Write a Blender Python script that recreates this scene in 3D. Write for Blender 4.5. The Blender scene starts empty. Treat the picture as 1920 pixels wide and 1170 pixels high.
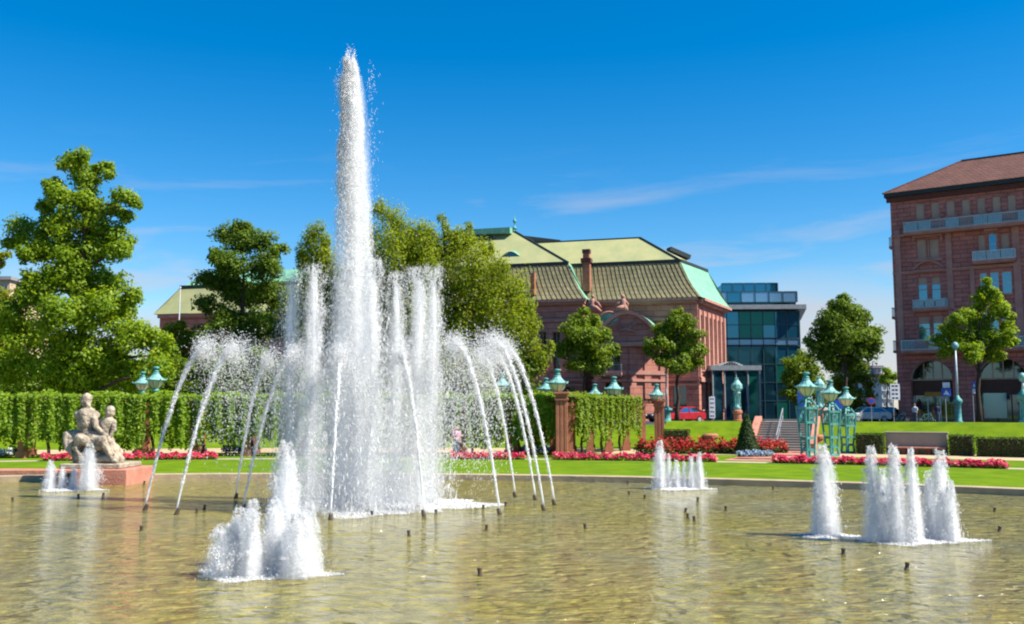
import bpy, bmesh, math, random
import numpy as np
from mathutils import Vector, Matrix

# ------------------------------------------------------------------ camera, sky, sun, exposure
scene = bpy.context.scene
COL = scene.collection
rnd = random.Random(7)
nr = np.random.default_rng(11)
PI = math.pi
R = math.radians

CAM_Z = 2.7
FPX = 1800.0
PITCH = math.atan2(183.0, FPX)
cam_data = bpy.data.cameras.new('camera')
cam_data.sensor_width = 36.0
cam_data.lens = 36.0 * FPX / 1920.0
cam_data.clip_start = 0.1
cam_data.clip_end = 9000
cam = bpy.data.objects.new('camera', cam_data)
COL.objects.link(cam)
cam.location = (0, 0, CAM_Z)
cam.rotation_euler = (PI / 2 + PITCH, 0, 0)
scene.camera = cam

SUN_EL = R(49)
SUN_AZ = R(108)            # clockwise from +Y (the viewing direction): from the right, slightly behind the camera
sun_dir = Vector((math.sin(SUN_AZ) * math.cos(SUN_EL), math.cos(SUN_AZ) * math.cos(SUN_EL), math.sin(SUN_EL)))
sd = bpy.data.lights.new('sun', 'SUN')
sd.energy = 5.0
sd.angle = R(0.5)
sd.color = (1.0, 0.94, 0.84)
sun = bpy.data.objects.new('sun', sd)
COL.objects.link(sun)
sun.rotation_euler = (-sun_dir).to_track_quat('-Z', 'Y').to_euler()

world = bpy.data.worlds.new('World')
scene.world = world
world.use_nodes = True


def N(nt, t, **kw):
    n = nt.nodes.new(t)
    for k, v in kw.items():
        setattr(n, k, v)
    return n


def ramp(nt, stops):
    n = nt.nodes.new('ShaderNodeValToRGB')
    cr = n.color_ramp
    while len(cr.elements) < len(stops):
        cr.elements.new(0.5)
    for e, (p, c) in zip(cr.elements, stops):
        e.position = p
        e.color = (*c, 1) if len(c) == 3 else c
    return n


def math_node(nt, op, a, b=None, c=None):
    n = N(nt, 'ShaderNodeMath', operation=op)
    for i, v in enumerate((a, b, c)):
        if v is None:
            continue
        if isinstance(v, (int, float)):
            n.inputs[i].default_value = v
        else:
            nt.links.new(v, n.inputs[i])
    return n.outputs[0]


wt = world.node_tree
for n_ in list(wt.nodes):
    wt.nodes.remove(n_)
sky = N(wt, 'ShaderNodeTexSky', sky_type='NISHITA')
sky.sun_disc = False
sky.sun_elevation = SUN_EL
sky.sun_rotation = SUN_AZ
sky.air_density = 1.0
sky.dust_density = 0.15
sky.ozone_density = 3.0
hs = N(wt, 'ShaderNodeHueSaturation')
hs.inputs['Hue'].default_value = 0.5
hs.inputs['Saturation'].default_value = 1.5
hs.inputs['Value'].default_value = 1.0
wt.links.new(sky.outputs[0], hs.inputs['Color'])
CL1, CL2 = 3.8, 5.7
# thin cirrus: noise over direction, stretched along the horizon
tc = N(wt, 'ShaderNodeTexCoord')
sep = N(wt, 'ShaderNodeSeparateXYZ')
wt.links.new(tc.outputs['Generated'], sep.inputs[0])
elev = math_node(wt, 'MAXIMUM', sep.outputs[2], 0.0)
comb = N(wt, 'ShaderNodeCombineXYZ')
azi = math_node(wt, 'ARCTAN2', sep.outputs[0], sep.outputs[1])
wt.links.new(math_node(wt, 'MULTIPLY', math_node(wt, 'ADD', azi, CL1), 4.2), comb.inputs[0])
wt.links.new(math_node(wt, 'MULTIPLY', math_node(wt, 'ADD', sep.outputs[2], math_node(wt, 'MULTIPLY', azi, -0.06)), 30.0), comb.inputs[1])
cn = N(wt, 'ShaderNodeTexNoise')
cn.inputs['Scale'].default_value = 1.0
cn.inputs['Detail'].default_value = 8
cn.inputs['Roughness'].default_value = 0.58
cn.inputs['Distortion'].default_value = 0.35
wt.links.new(comb.outputs[0], cn.inputs['Vector'])
cr_ = ramp(wt, [(0.53, (0, 0, 0)), (0.76, (1, 1, 1))])
wt.links.new(cn.outputs['Fac'], cr_.inputs[0])
# low bank of pale cloud along the horizon, broken by broad noise
cn2 = N(wt, 'ShaderNodeTexNoise')
cn2.inputs['Scale'].default_value = 0.55
cn2.inputs['Detail'].default_value = 6
comb2 = N(wt, 'ShaderNodeCombineXYZ')
wt.links.new(math_node(wt, 'MULTIPLY', math_node(wt, 'ADD', azi, CL2), 5.0), comb2.inputs[0])
wt.links.new(math_node(wt, 'MULTIPLY', sep.outputs[2], 16.0), comb2.inputs[1])
wt.links.new(comb2.outputs[0], cn2.inputs['Vector'])
low = N(wt, 'ShaderNodeMapRange')
low.inputs['From Min'].default_value = 0.17
low.inputs['From Max'].default_value = 0.02
wt.links.new(sep.outputs[2], low.inputs['Value'])
lowc = ramp(wt, [(0.50, (0, 0, 0)), (0.62, (1, 1, 1))])
lowsum = math_node(wt, 'MULTIPLY_ADD', low.outputs[0], 0.22, math_node(wt, 'MULTIPLY', cn2.outputs['Fac'], 0.9))
wt.links.new(lowsum, lowc.inputs[0])
band = N(wt, 'ShaderNodeMapRange')
band.inputs['From Min'].default_value = 0.27
band.inputs['From Max'].default_value = 0.15
wt.links.new(sep.outputs[2], band.inputs['Value'])
lowm = N(wt, 'ShaderNodeMapRange')
lowm.inputs['From Min'].default_value = 0.16
lowm.inputs['From Max'].default_value = 0.10
wt.links.new(sep.outputs[2], lowm.inputs['Value'])
cirrus = math_node(wt, 'MULTIPLY', math_node(wt, 'MULTIPLY', cr_.outputs[0], band.outputs[0]), 0.6)
lowcl = math_node(wt, 'MULTIPLY', math_node(wt, 'MULTIPLY', lowc.outputs[0], lowm.outputs[0]), 0.8)
cloud = math_node(wt, 'MAXIMUM', cirrus, lowcl)
mixc = N(wt, 'ShaderNodeMix', data_type='RGBA')
mixc.inputs['B'].default_value = (3.9, 3.9, 4.3, 1)
wt.links.new(cloud, mixc.inputs['Factor'])
wt.links.new(hs.outputs[0], mixc.inputs['A'])
bg = N(wt, 'ShaderNodeBackground')
bg.inputs['Strength'].default_value = 0.083
wt.links.new(mixc.outputs['Result'], bg.inputs['Color'])
wo = N(wt, 'ShaderNodeOutputWorld')
wt.links.new(bg.outputs[0], wo.inputs['Surface'])

vs = scene.view_settings
vs.view_transform = 'Standard'
vs.look = 'None'
vs.gamma = 1.0
vs.exposure = 1.0
vs.use_curve_mapping = False
scene.cycles.use_denoising = True
scene.cycles.filter_width = 2.1
scene.cycles.max_bounces = 12
scene.cycles.diffuse_bounces = 8
scene.cycles.volume_bounces = 4
scene.cycles.volume_step_rate = 0.6
scene.cycles.volume_max_steps = 256
scene.cycles.transparent_max_bounces = 16


# ------------------------------------------------------------------ geometry helpers
def ray(px, py):
    u = (px - 960.0) / FPX
    v = (585.0 - py) / FPX
    return Vector((u, math.cos(PITCH) - v * math.sin(PITCH), math.sin(PITCH) + v * math.cos(PITCH)))


def at(px, py, Y):
    d = ray(px, py)
    k = Y / d.y
    return Vector((d.x * k, Y, CAM_Z + d.z * k))


def gnd(px, py, z=0.0):
    d = ray(px, py)
    k = (z - CAM_Z) / d.z
    return Vector((d.x * k, d.y * k, z))


CX, CY = -8.0, -5.8            # centre of the round sunken garden


def pol(r, phi, z=0.0):
    return Vector((CX + r * math.sin(phi), CY + r * math.cos(phi), z))


def phi_at(px, r):
    """angle on the garden circle of radius r seen at picture column px (horizon level)"""
    k = ray(px, 768).x / ray(px, 768).y
    a = 1 + k * k
    b = -2 * (k * CX + CY)
    c = CX * CX + CY * CY - r * r
    y = (-b + math.sqrt(b * b - 4 * a * c)) / (2 * a)
    return math.atan2(k * y - CX, y - CY)


class MB:
    def __init__(self):
        self.v = []
        self.f = []

    def add(self, vs, fs):
        n = len(self.v)
        self.v += [tuple(p) for p in vs]
        self.f += [tuple(i + n for i in f) for f in fs]
        return self

    def box(self, x0, x1, y0, y1, z0, z1):
        v = [(x, y, z) for z in (z0, z1) for y in (y0, y1) for x in (x0, x1)]
        return self.add(v, [(0, 2, 3, 1), (4, 5, 7, 6), (0, 1, 5, 4), (2, 6, 7, 3), (0, 4, 6, 2), (1, 3, 7, 5)])

    def bar(self, a, b, w, h=None, up=(0, 0, 1)):
        """rectangular bar from a to b"""
        a, b = Vector(a), Vector(b)
        h = h or w
        d = (b - a).normalized()
        u = Vector(up)
        if abs(d.dot(u)) > 0.98:
            u = Vector((0, 1, 0))
        s = d.cross(u).normalized() * w / 2
        t = s.cross(d).normalized() * h / 2
        v = [p + i * s + j * t for p in (a, b) for (i, j) in ((-1, -1), (1, -1), (1, 1), (-1, 1))]
        return self.add(v, [(3, 2, 1, 0), (4, 5, 6, 7), (0, 1, 5, 4), (1, 2, 6, 5), (2, 3, 7, 6), (3, 0, 4, 7)])

    def tube(self, path, radii, n=8, cap=True, wob=0.0):
        path = [Vector(p) for p in path]
        if isinstance(radii, (int, float)):
            radii = [radii] * len(path)
        v, f = [], []
        ref = Vector((0.31, 0.95, 0.05))
        for i, p in enumerate(path):
            d = (path[min(i + 1, len(path) - 1)] - path[max(i - 1, 0)])
            if d.length < 1e-9:
                d = Vector((0, 0, 1))
            d.normalize()
            if abs(d.dot(ref)) > 0.97:
                ref = Vector((0.95, 0.2, 0.1))
            s = d.cross(ref).normalized()
            t = d.cross(s)
            for k in range(n):
                a = 2 * PI * k / n
                r_ = radii[i] * (1 + wob * (rnd.random() - 0.5))
                v.append(p + s * math.cos(a) * r_ + t * math.sin(a) * r_)
        for i in range(len(path) - 1):
            for k in range(n):
                f.append((i * n + k, i * n + (k + 1) % n, (i + 1) * n + (k + 1) % n, (i + 1) * n + k))
        if cap:
            f.append(tuple(range(n - 1, -1, -1)))
            f.append(tuple((len(path) - 1) * n + k for k in range(n)))
        return self.add(v, f)

    def lathe(self, prof, n=12, c=(0, 0, 0), a0=0.0, sx=1.0, sy=1.0):
        v, f = [], []
        for (r_, z) in prof:
            for k in range(n):
                a = a0 + 2 * PI * k / n
                v.append((c[0] + r_ * math.cos(a) * sx, c[1] + r_ * math.sin(a) * sy, c[2] + z))
        m = len(prof)
        for i in range(m - 1):
            for k in range(n):
                f.append((i * n + k, i * n + (k + 1) % n, (i + 1) * n + (k + 1) % n, (i + 1) * n + k))
        f.append(tuple(range(n - 1, -1, -1)))
        f.append(tuple((m - 1) * n + k for k in range(n)))
        return self.add(v, f)

    def prism(self, pts, z0, z1):
        """polygon in x,y extruded in z"""
        n = len(pts)
        v = [(p[0], p[1], z0) for p in pts] + [(p[0], p[1], z1) for p in pts]
        return self.add(v, [tuple(range(n - 1, -1, -1)), tuple(range(n, 2 * n))] +
                        [(i, (i + 1) % n, n + (i + 1) % n, n + i) for i in range(n)])

    def prism_y(self, pts, y0, y1):
        """polygon in x,z extruded along y"""
        n = len(pts)
        v = [(p[0], y0, p[1]) for p in pts] + [(p[0], y1, p[1]) for p in pts]
        return self.add(v, [tuple(range(n)), tuple(range(2 * n - 1, n - 1, -1))] +
                        [((i + 1) % n, i, n + i, n + (i + 1) % n) for i in range(n)])

    def ball(self, c, r_, n=8, sz=1.0):
        prof = [(max(0.001, r_ * math.sin(PI * i / n)), -r_ * sz * math.cos(PI * i / n)) for i in range(n + 1)]
        return self.lathe(prof, max(6, n), c)

    def quad(self, a, b, c, d):
        return self.add([a, b, c, d], [(0, 1, 2, 3)])

    def wall_holes(self, s0, s1, z0, z1, holes, t=0.0, depth=0.3):
        xs = sorted(set([s0, s1] + [min(max(h[i], s0), s1) for h in holes for i in (0, 1)]))
        zs = sorted(set([z0, z1] + [min(max(h[i], z0), z1) for h in holes for i in (2, 3)]))
        for i in range(len(xs) - 1):
            for j in range(len(zs) - 1):
                mx, mz = (xs[i] + xs[i + 1]) / 2, (zs[j] + zs[j + 1]) / 2
                if any(h[0] < mx < h[1] and h[2] < mz < h[3] for h in holes):
                    continue
                self.quad((xs[i], t, zs[j]), (xs[i + 1], t, zs[j]), (xs[i + 1], t, zs[j + 1]), (xs[i], t, zs[j + 1]))
        for (a, b, c, d) in holes:
            e = t + depth
            self.quad((a, t, c), (a, t, d), (a, e, d), (a, e, c))
            self.quad((b, t, c), (b, e, c), (b, e, d), (b, t, d))
            self.quad((a, t, d), (b, t, d), (b, e, d), (a, e, d))
            self.quad((a, t, c), (a, e, c), (b, e, c), (b, t, c))
        return self

    def obj(self, name, material, parent=None, loc=None, smooth=False, bevel=0.0):
        me = bpy.data.meshes.new(name)
        v = self.v
        if loc is not None:
            L = Vector(loc)
            v = [(p[0] - L.x, p[1] - L.y, p[2] - L.z) for p in v]
        me.from_pydata(v, [], self.f)
        me.update()
        if smooth:
            me.polygons.foreach_set('use_smooth', [True] * len(me.polygons))
        me.materials.append(material)
        o = bpy.data.objects.new(name, me)
        COL.objects.link(o)
        if loc is not None and parent is None:
            o.location = loc
        if parent is not None:
            o.parent = parent
        if bevel:
            m = o.modifiers.new('bevel', 'BEVEL')
            m.width = bevel
            m.segments = 1
            m.limit_method = 'ANGLE'
        return o


def np_mesh(name, verts, faces, material, parent=None, loc=(0, 0, 0), tone=None, smooth=False):
    """faces: (n,k) int array, all of the same size"""
    me = bpy.data.meshes.new(name)
    nv, (nf, k) = len(verts), faces.shape
    me.vertices.add(nv)
    me.vertices.foreach_set('co', (verts - np.array(loc)).astype(np.float32).ravel())
    me.loops.add(nf * k)
    me.loops.foreach_set('vertex_index', faces.astype(np.int32).ravel())
    me.polygons.add(nf)
    me.polygons.foreach_set('loop_start', np.arange(0, nf * k, k, dtype=np.int32))
    me.update(calc_edges=True)
    if smooth:
        me.polygons.foreach_set('use_smooth', np.ones(nf, bool))
    if tone is not None:
        a = me.attributes.new('tone', 'FLOAT', 'FACE')
        a.data.foreach_set('value', tone.astype(np.float32))
    me.materials.append(material)
    o = bpy.data.objects.new(name, me)
    COL.objects.link(o)
    if parent is not None:
        o.parent = parent
    else:
        o.location = loc
    return o


def tag(o, label=None, cat=None, group=None, kind=None):
    if label:
        o['label'] = label
    if cat:
        o['category'] = cat
    if group:
        o['group'] = group
    if kind:
        o['kind'] = kind
    return o


def thing(name, label, cat, loc=(0, 0, 0), rotz=0.0, group=None):
    o = bpy.data.objects.new(name, None)
    o.empty_display_size = 0.2
    COL.objects.link(o)
    o.location = loc
    o.rotation_euler = (0, 0, rotz)
    return tag(o, label, cat, group)


def copy_tree(src, parent=None):
    c = src.copy()
    COL.objects.link(c)
    c.parent = parent
    for ch in list(src.children):
        copy_tree(ch, c)
    return c


def struct(o):
    o['kind'] = 'structure'
    return o


# ------------------------------------------------------------------ materials
def new_mat(name):
    m = bpy.data.materials.new(name)
    m.use_nodes = True
    nt = m.node_tree
    b = nt.nodes['Principled BSDF']
    return m, nt, b


def noise(nt, scale, detail=4, rough=0.55, coord='Object', sxyz=None):
    t = N(nt, 'ShaderNodeTexCoord')
    n = N(nt, 'ShaderNodeTexNoise')
    n.inputs['Scale'].default_value = scale
    n.inputs['Detail'].default_value = detail
    n.inputs['Roughness'].default_value = rough
    if sxyz:
        mp = N(nt, 'ShaderNodeMapping')
        mp.inputs['Scale'].default_value = sxyz
        nt.links.new(t.outputs[coord], mp.inputs[0])
        nt.links.new(mp.outputs[0], n.inputs['Vector'])
    else:
        nt.links.new(t.outputs[coord], n.inputs['Vector'])
    return n


def mat(name, c1, c2=None, rough=0.75, scale=2.0, bump=0.0, bscale=None, metal=0.0, spec=0.35, detail=6, sxyz=None, lo=0.35, hi=0.65):
    m, nt, b = new_mat(name)
    b.inputs['Roughness'].default_value = rough
    b.inputs['Metallic'].default_value = metal
    b.inputs['Specular IOR Level'].default_value = spec
    c2 = c2 or tuple(x * 0.75 for x in c1)
    n = noise(nt, scale, detail, sxyz=sxyz)
    cr = ramp(nt, [(lo, c1), (hi, c2)])
    nt.links.new(n.outputs['Fac'], cr.inputs[0])
    nt.links.new(cr.outputs[0], b.inputs['Base Color'])
    if bump:
        n2 = noise(nt, bscale or scale * 6, 4)
        bp = N(nt, 'ShaderNodeBump')
        bp.inputs['Strength'].default_value = bump
        bp.inputs['Distance'].default_value = 0.05
        nt.links.new(n2.outputs['Fac'], bp.inputs['Height'])
        nt.links.new(bp.outputs[0], b.inputs['Normal'])
    return m


def stone_courses(name, c1, c2, mortar, bw, bh, wear):
    """coursed ashlar in the building's own x,z"""
    m, nt, b = new_mat(name)
    tcn = N(nt, 'ShaderNodeTexCoord')
    sp = N(nt, 'ShaderNodeSeparateXYZ')
    nt.links.new(tcn.outputs['Object'], sp.inputs[0])
    cb = N(nt, 'ShaderNodeCombineXYZ')
    nt.links.new(math_node(nt, 'ADD', sp.outputs[0], sp.outputs[1]), cb.inputs[0])
    nt.links.new(sp.outputs[2], cb.inputs[1])
    br = N(nt, 'ShaderNodeTexBrick')
    br.inputs['Scale'].default_value = 1.0
    br.inputs['Brick Width'].default_value = bw
    br.inputs['Row Height'].default_value = bh
    br.inputs['Mortar Size'].default_value = 0.028
    br.inputs['Mortar Smooth'].default_value = 0.4
    br.inputs['Color1'].default_value = (*c1, 1)
    br.inputs['Color2'].default_value = (*c2, 1)
    br.inputs['Mortar'].default_value = (*mortar, 1)
    nt.links.new(cb.outputs[0], br.inputs['Vector'])
    n = noise(nt, 0.7, 8, 0.65)
    mx = N(nt, 'ShaderNodeMix', data_type='RGBA', blend_type='MULTIPLY')
    cr = ramp(nt, [(0.3, wear), (0.7, (1.15, 1.1, 1.08))])
    nt.links.new(n.outputs['Fac'], cr.inputs[0])
    mx.inputs['Factor'].default_value = 1.0
    nt.links.new(br.outputs['Color'], mx.inputs['A'])
    nt.links.new(cr.outputs[0], mx.inputs['B'])
    nt.links.new(mx.outputs['Result'], b.inputs['Base Color'])
    bp = N(nt, 'ShaderNodeBump')
    bp.inputs['Strength'].default_value = 0.9
    bp.inputs['Distance'].default_value = 0.06
    bp.invert = True
    n2 = noise(nt, 7.0, 5)
    nt.links.new(math_node(nt, 'SUBTRACT', br.outputs['Fac'], math_node(nt, 'MULTIPLY', n2.outputs['Fac'], 0.5)), bp.inputs['Height'])
    nt.links.new(bp.outputs[0], b.inputs['Normal'])
    b.inputs['Roughness'].default_value = 0.88
    b.inputs['Specular IOR Level'].default_value = 0.2
    return m


def leaf_mat(name, dark, light, trans=0.35, bright=None):
    m = bpy.data.materials.new(name)
    m.use_nodes = True
    nt = m.node_tree
    nt.nodes.remove(nt.nodes['Principled BSDF'])
    out = nt.nodes['Material Output']
    a = N(nt, 'ShaderNodeAttribute', attribute_name='tone')
    cr = ramp(nt, [(0.0, dark), (0.75, light), (1.0, bright or light)])
    nt.links.new(a.outputs['Fac'], cr.inputs[0])
    d = N(nt, 'ShaderNodeBsdfDiffuse')
    t = N(nt, 'ShaderNodeBsdfTranslucent')
    g = N(nt, 'ShaderNodeBsdfGlossy')
    g.inputs['Roughness'].default_value = 0.6
    g.inputs['Color'].default_value = (0.9, 0.95, 0.8, 1)
    nt.links.new(cr.outputs[0], d.inputs['Color'])
    hsn = N(nt, 'ShaderNodeHueSaturation')
    hsn.inputs['Hue'].default_value = 0.485
    hsn.inputs['Value'].default_value = 1.5
    nt.links.new(cr.outputs[0], hsn.inputs['Color'])
    nt.links.new(hsn.outputs[0], t.inputs['Color'])
    m1 = N(nt, 'ShaderNodeMixShader')
    m1.inputs[0].default_value = trans
    nt.links.new(d.outputs[0], m1.inputs[1])
    nt.links.new(t.outputs[0], m1.inputs[2])
    m2 = N(nt, 'ShaderNodeMixShader')
    m2.inputs[0].default_value = 0.02
    nt.links.new(m1.outputs[0], m2.inputs[1])
    nt.links.new(g.outputs[0], m2.inputs[2])
    nt.links.new(m2.outputs[0], out.inputs['Surface'])
    return m


def froth_mat(name, col, trans=0.35, clear=0.0):
    m = bpy.data.materials.new(name)
    m.use_nodes = True
    nt = m.node_tree
    nt.nodes.remove(nt.nodes['Principled BSDF'])
    out = nt.nodes['Material Output']
    d = N(nt, 'ShaderNodeBsdfDiffuse')
    d.inputs['Color'].default_value = (*col, 1)
    t = N(nt, 'ShaderNodeBsdfTranslucent')
    t.inputs['Color'].default_value = (*col, 1)
    g = N(nt, 'ShaderNodeBsdfGlossy')
    g.inputs['Roughness'].default_value = 0.25
    m1 = N(nt, 'ShaderNodeMixShader')
    m1.inputs[0].default_value = trans
    nt.links.new(d.outputs[0], m1.inputs[1])
    nt.links.new(t.outputs[0], m1.inputs[2])
    m2 = N(nt, 'ShaderNodeMixShader')
    m2.inputs[0].default_value = 0.06
    nt.links.new(m1.outputs[0], m2.inputs[1])
    nt.links.new(g.outputs[0], m2.inputs[2])
    tr_ = N(nt, 'ShaderNodeBsdfTransparent')
    m3 = N(nt, 'ShaderNodeMixShader')
    m3.inputs[0].default_value = clear
    nt.links.new(m2.outputs[0], m3.inputs[1])
    nt.links.new(tr_.outputs[0], m3.inputs[2])
    nt.links.new(m3.outputs[0], out.inputs['Surface'])
    return m


def glass_mat(name, col, rough=0.03, refl=0.5, bumpy=0.0, tint=(0.55, 0.8, 0.88)):
    """dark glazing: tinted body under a mirror-like coat"""
    m = bpy.data.materials.new(name)
    m.use_nodes = True
    nt = m.node_tree
    nt.nodes.remove(nt.nodes['Principled BSDF'])
    out = nt.nodes['Material Output']
    d = N(nt, 'ShaderNodeBsdfDiffuse')
    d.inputs['Color'].default_value = (*col, 1)
    g = N(nt, 'ShaderNodeBsdfGlossy')
    g.inputs['Roughness'].default_value = rough
    g.inputs['Color'].default_value = (*tint, 1)
    f = N(nt, 'ShaderNodeFresnel')
    f.inputs['IOR'].default_value = 1.5
    mm = math_node(nt, 'MINIMUM', math_node(nt, 'ADD', f.outputs[0], refl), 1.0)
    m1 = N(nt, 'ShaderNodeMixShader')
    nt.links.new(mm, m1.inputs[0])
    nt.links.new(d.outputs[0], m1.inputs[1])
    nt.links.new(g.outputs[0], m1.inputs[2])
    if bumpy:
        n2 = noise(nt, 0.35, 2)
        bp = N(nt, 'ShaderNodeBump')
        bp.inputs['Strength'].default_value = bumpy
        bp.inputs['Distance'].default_value = 0.3
        nt.links.new(n2.outputs['Fac'], bp.inputs['Height'])
        nt.links.new(bp.outputs[0], g.inputs['Normal'])
    nt.links.new(m1.outputs[0], out.inputs['Surface'])
    return m


M = {}
M['lawn'] = mat('lawn', (0.150, 0.235, 0.008), (0.080, 0.155, 0.006), 0.95, 0.9, 0.8, 18, spec=0.05, detail=9, lo=.3, hi=.7)
M['bank'] = mat('bank_grass', (0.15, 0.225, 0.008), (0.085, 0.15, 0.006), 0.95, 1.1, 0.8, 18, spec=0.05, detail=9, lo=.3, hi=.7)
M['asphalt'] = mat('asphalt', (0.07, 0.07, 0.072), (0.05, 0.05, 0.052), 0.9, 0.4)
M['paving'] = mat('paving', (0.30, 0.26, 0.22), (0.24, 0.21, 0.18), 0.9, 0.6)
M['sand'] = mat('sand_path', (0.50, 0.38, 0.22), (0.40, 0.30, 0.18), 0.95, 0.6)
M['gravel'] = mat('pale_gravel', (0.46, 0.40, 0.28), (0.36, 0.33, 0.20), 0.95, 1.2)
M['soil'] = mat('soil', (0.05, 0.035, 0.02), None, 0.95, 4)
M['rim'] = mat('rim_stone', (0.46, 0.36, 0.22), (0.34, 0.26, 0.17), 0.85, 1.5, 0.3, 8)
M['basin'] = mat('basin_concrete', (0.20, 0.17, 0.08), (0.13, 0.11, 0.05), 0.9, 0.5)
M['pink_stone'] = mat('pink_sandstone', (0.50, 0.22, 0.15), (0.40, 0.16, 0.11), 0.85, 2.5, 0.5, 14)
M['red_stone'] = mat('red_sandstone', (0.40, 0.155, 0.085), (0.30, 0.11, 0.062), 0.85, 1.5, 0.4, 10)
M['hall_wall'] = stone_courses('hall_sandstone', (0.50, 0.225, 0.165), (0.40, 0.175, 0.13), (0.28, 0.125, 0.095), 1.6, 0.62, (0.75, 0.7, 0.7))
M['hall_trim'] = mat('hall_trim', (0.46, 0.23, 0.175), (0.36, 0.175, 0.135), 0.85, 1.2, 0.3, 6)
M['hotel_wall'] = stone_courses('corner_sandstone', (0.50, 0.200, 0.165), (0.40, 0.157, 0.13), (0.25, 0.10, 0.085), 1.25, 0.42, (0.7, 0.65, 0.65))
M['hotel_trim'] = mat('corner_trim', (0.47, 0.235, 0.19), (0.37, 0.175, 0.14), 0.85, 1.2, 0.3, 6)
M['hotel_dark'] = mat('corner_dark_stone', (0.13, 0.045, 0.035), None, 0.85, 1.5)
M['hotel_roof'] = stone_courses('brown_tile_roof', (0.165, 0.082, 0.065), (0.135, 0.066, 0.052), (0.09, 0.045, 0.036), 0.45, 0.33, (0.8, 0.78, 0.78))
M['plaster'] = mat('beige_plaster', (0.52, 0.36, 0.24), None, 0.9, 1)
M['blind'] = mat('window_blind', (0.45, 0.31, 0.24), (0.38, 0.26, 0.20), 0.8, 0.8)
M['tile_roof'] = stone_courses('olive_tile_roof', (0.285, 0.26, 0.145), (0.23, 0.205, 0.115), (0.15, 0.13, 0.08), 0.42, 0.5, (0.8, 0.8, 0.75))
M['upper_roof'] = mat('pale_olive_roof', (0.37, 0.36, 0.165), (0.29, 0.31, 0.145), 0.8, 0.6, 0.3, 4, sxyz=(1, 1, .35))
M['copper'] = mat('copper_green', (0.19, 0.42, 0.27), (0.11, 0.29, 0.20), 0.7, 1.1, 0.2, 8, sxyz=(2.2, 2.2, .4), lo=.4, hi=.72)
M['lamp_green'] = mat('lamp_patina', (0.10, 0.36, 0.32), (0.035, 0.17, 0.16), 0.6, 4, 0.2, 30, spec=0.5)
M['lamp_light'] = mat('lamp_cap_patina', (0.27, 0.48, 0.44), (0.07, 0.26, 0.25), 0.5, 4, 0.2, 30, spec=0.5)
M['lamp_glass'] = mat('lamp_milk_glass', (0.72, 0.66, 0.42), (0.62, 0.56, 0.36), 0.25, 3, spec=0.5)
M['dark_trim'] = mat('dark_gutter', (0.025, 0.035, 0.035), None, 0.6, 3)
M['dark'] = mat('dark_interior', (0.012, 0.011, 0.012), None, 0.7, 2)
M['brown_wood'] = mat('dark_wood', (0.09, 0.035, 0.022), None, 0.6, 3)
M['white_metal'] = mat('white_metal', (0.72, 0.74, 0.73), None, 0.4, 3, spec=0.5)
M['pale_rail'] = mat('pale_rail', (0.50, 0.58, 0.58), (0.36, 0.44, 0.45), 0.4, 4, spec=0.5)
M['grey_metal'] = mat('grey_metal', (0.32, 0.34, 0.35), None, 0.4, 3, spec=0.5)
M['mullion'] = mat('teal_mullion', (0.03, 0.09, 0.11), None, 0.4, 3, spec=0.5)
M['statue'] = mat('statue_sandstone', (0.48, 0.40, 0.30), (0.19, 0.16, 0.125), 0.95, 3.0, 1.0, 14, lo=.38, hi=.68, spec=.15)
M['bark'] = mat('bark', (0.065, 0.045, 0.03), (0.035, 0.025, 0.018), 0.95, 6, 0.8, 16)
M['nozzle'] = mat('nozzle_metal', (0.075, 0.05, 0.03), None, 0.6, 8, spec=0.5)
M['pane_blue'] = glass_mat('blue_window_pane', (0.02, 0.09, 0.13), 0.05, 0.30, tint=(0.30, 0.62, 0.75))
M['pane_dark'] = glass_mat('dark_window_pane', (0.012, 0.014, 0.018), 0.04, 0.10)
M['glass_rail'] = glass_mat('balcony_glass', (0.13, 0.20, 0.22), 0.15, 0.10)
M['teal_glass'] = glass_mat('teal_facade_glass', (0.010, 0.085, 0.135), 0.04, 0.2, 0.02, tint=(0.16, 0.56, 0.78))
M['green_reflect_glass'] = glass_mat('green_reflection_facade_glass', (0.010, 0.11, 0.08), 0.06, 0.06, 0.02, tint=(0.12, 0.55, 0.5))  # green reflections painted into the glass colour
M['deep_glass'] = glass_mat('deep_facade_glass', (0.008, 0.032, 0.05), 0.04, 0.06, 0.02, tint=(0.16, 0.5, 0.65))
M['pale_glass'] = glass_mat('pale_spandrel_glass', (0.13, 0.26, 0.38), 0.15, 0.18, tint=(0.35, 0.62, 0.85))
M['oculus'] = glass_mat('green_oculus', (0.03, 0.26, 0.22), 0.1, 0.15)
M['froth'] = froth_mat('white_water', (0.98, 0.985, 0.99), 0.5, 0.35)
M['froth_core'] = froth_mat('white_water_core', (0.97, 0.975, 0.98), 0.5, 0.15)
M['sign_blue'] = mat('sign_blue', (0.02, 0.09, 0.42), None, 0.4, 3)
M['sign_white'] = mat('sign_white', (0.72, 0.73, 0.76), None, 0.45, 3)
M['sign_dark'] = mat('sign_dark_print', (0.03, 0.03, 0.06), None, 0.5, 3)
M['sign_orange'] = mat('sign_orange', (0.55, 0.22, 0.03), None, 0.5, 3)
M['sign_red'] = mat('sign_red', (0.5, 0.02, 0.02), None, 0.4, 3)
M['car_red'] = mat('car_red', (0.42, 0.012, 0.02), None, 0.2, 2, spec=0.6)
M['car_white'] = mat('car_white', (0.55, 0.55, 0.54), None, 0.5, 2, spec=0.3)
M['car_dark'] = mat('car_dark', (0.03, 0.032, 0.04), None, 0.2, 2, spec=0.6)
M['rubber'] = mat('rubber', (0.015, 0.015, 0.016), None, 0.8, 4)
M['tail_red'] = mat('tail_light_red', (0.35, 0.01, 0.01), None, 0.2, 3)
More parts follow.
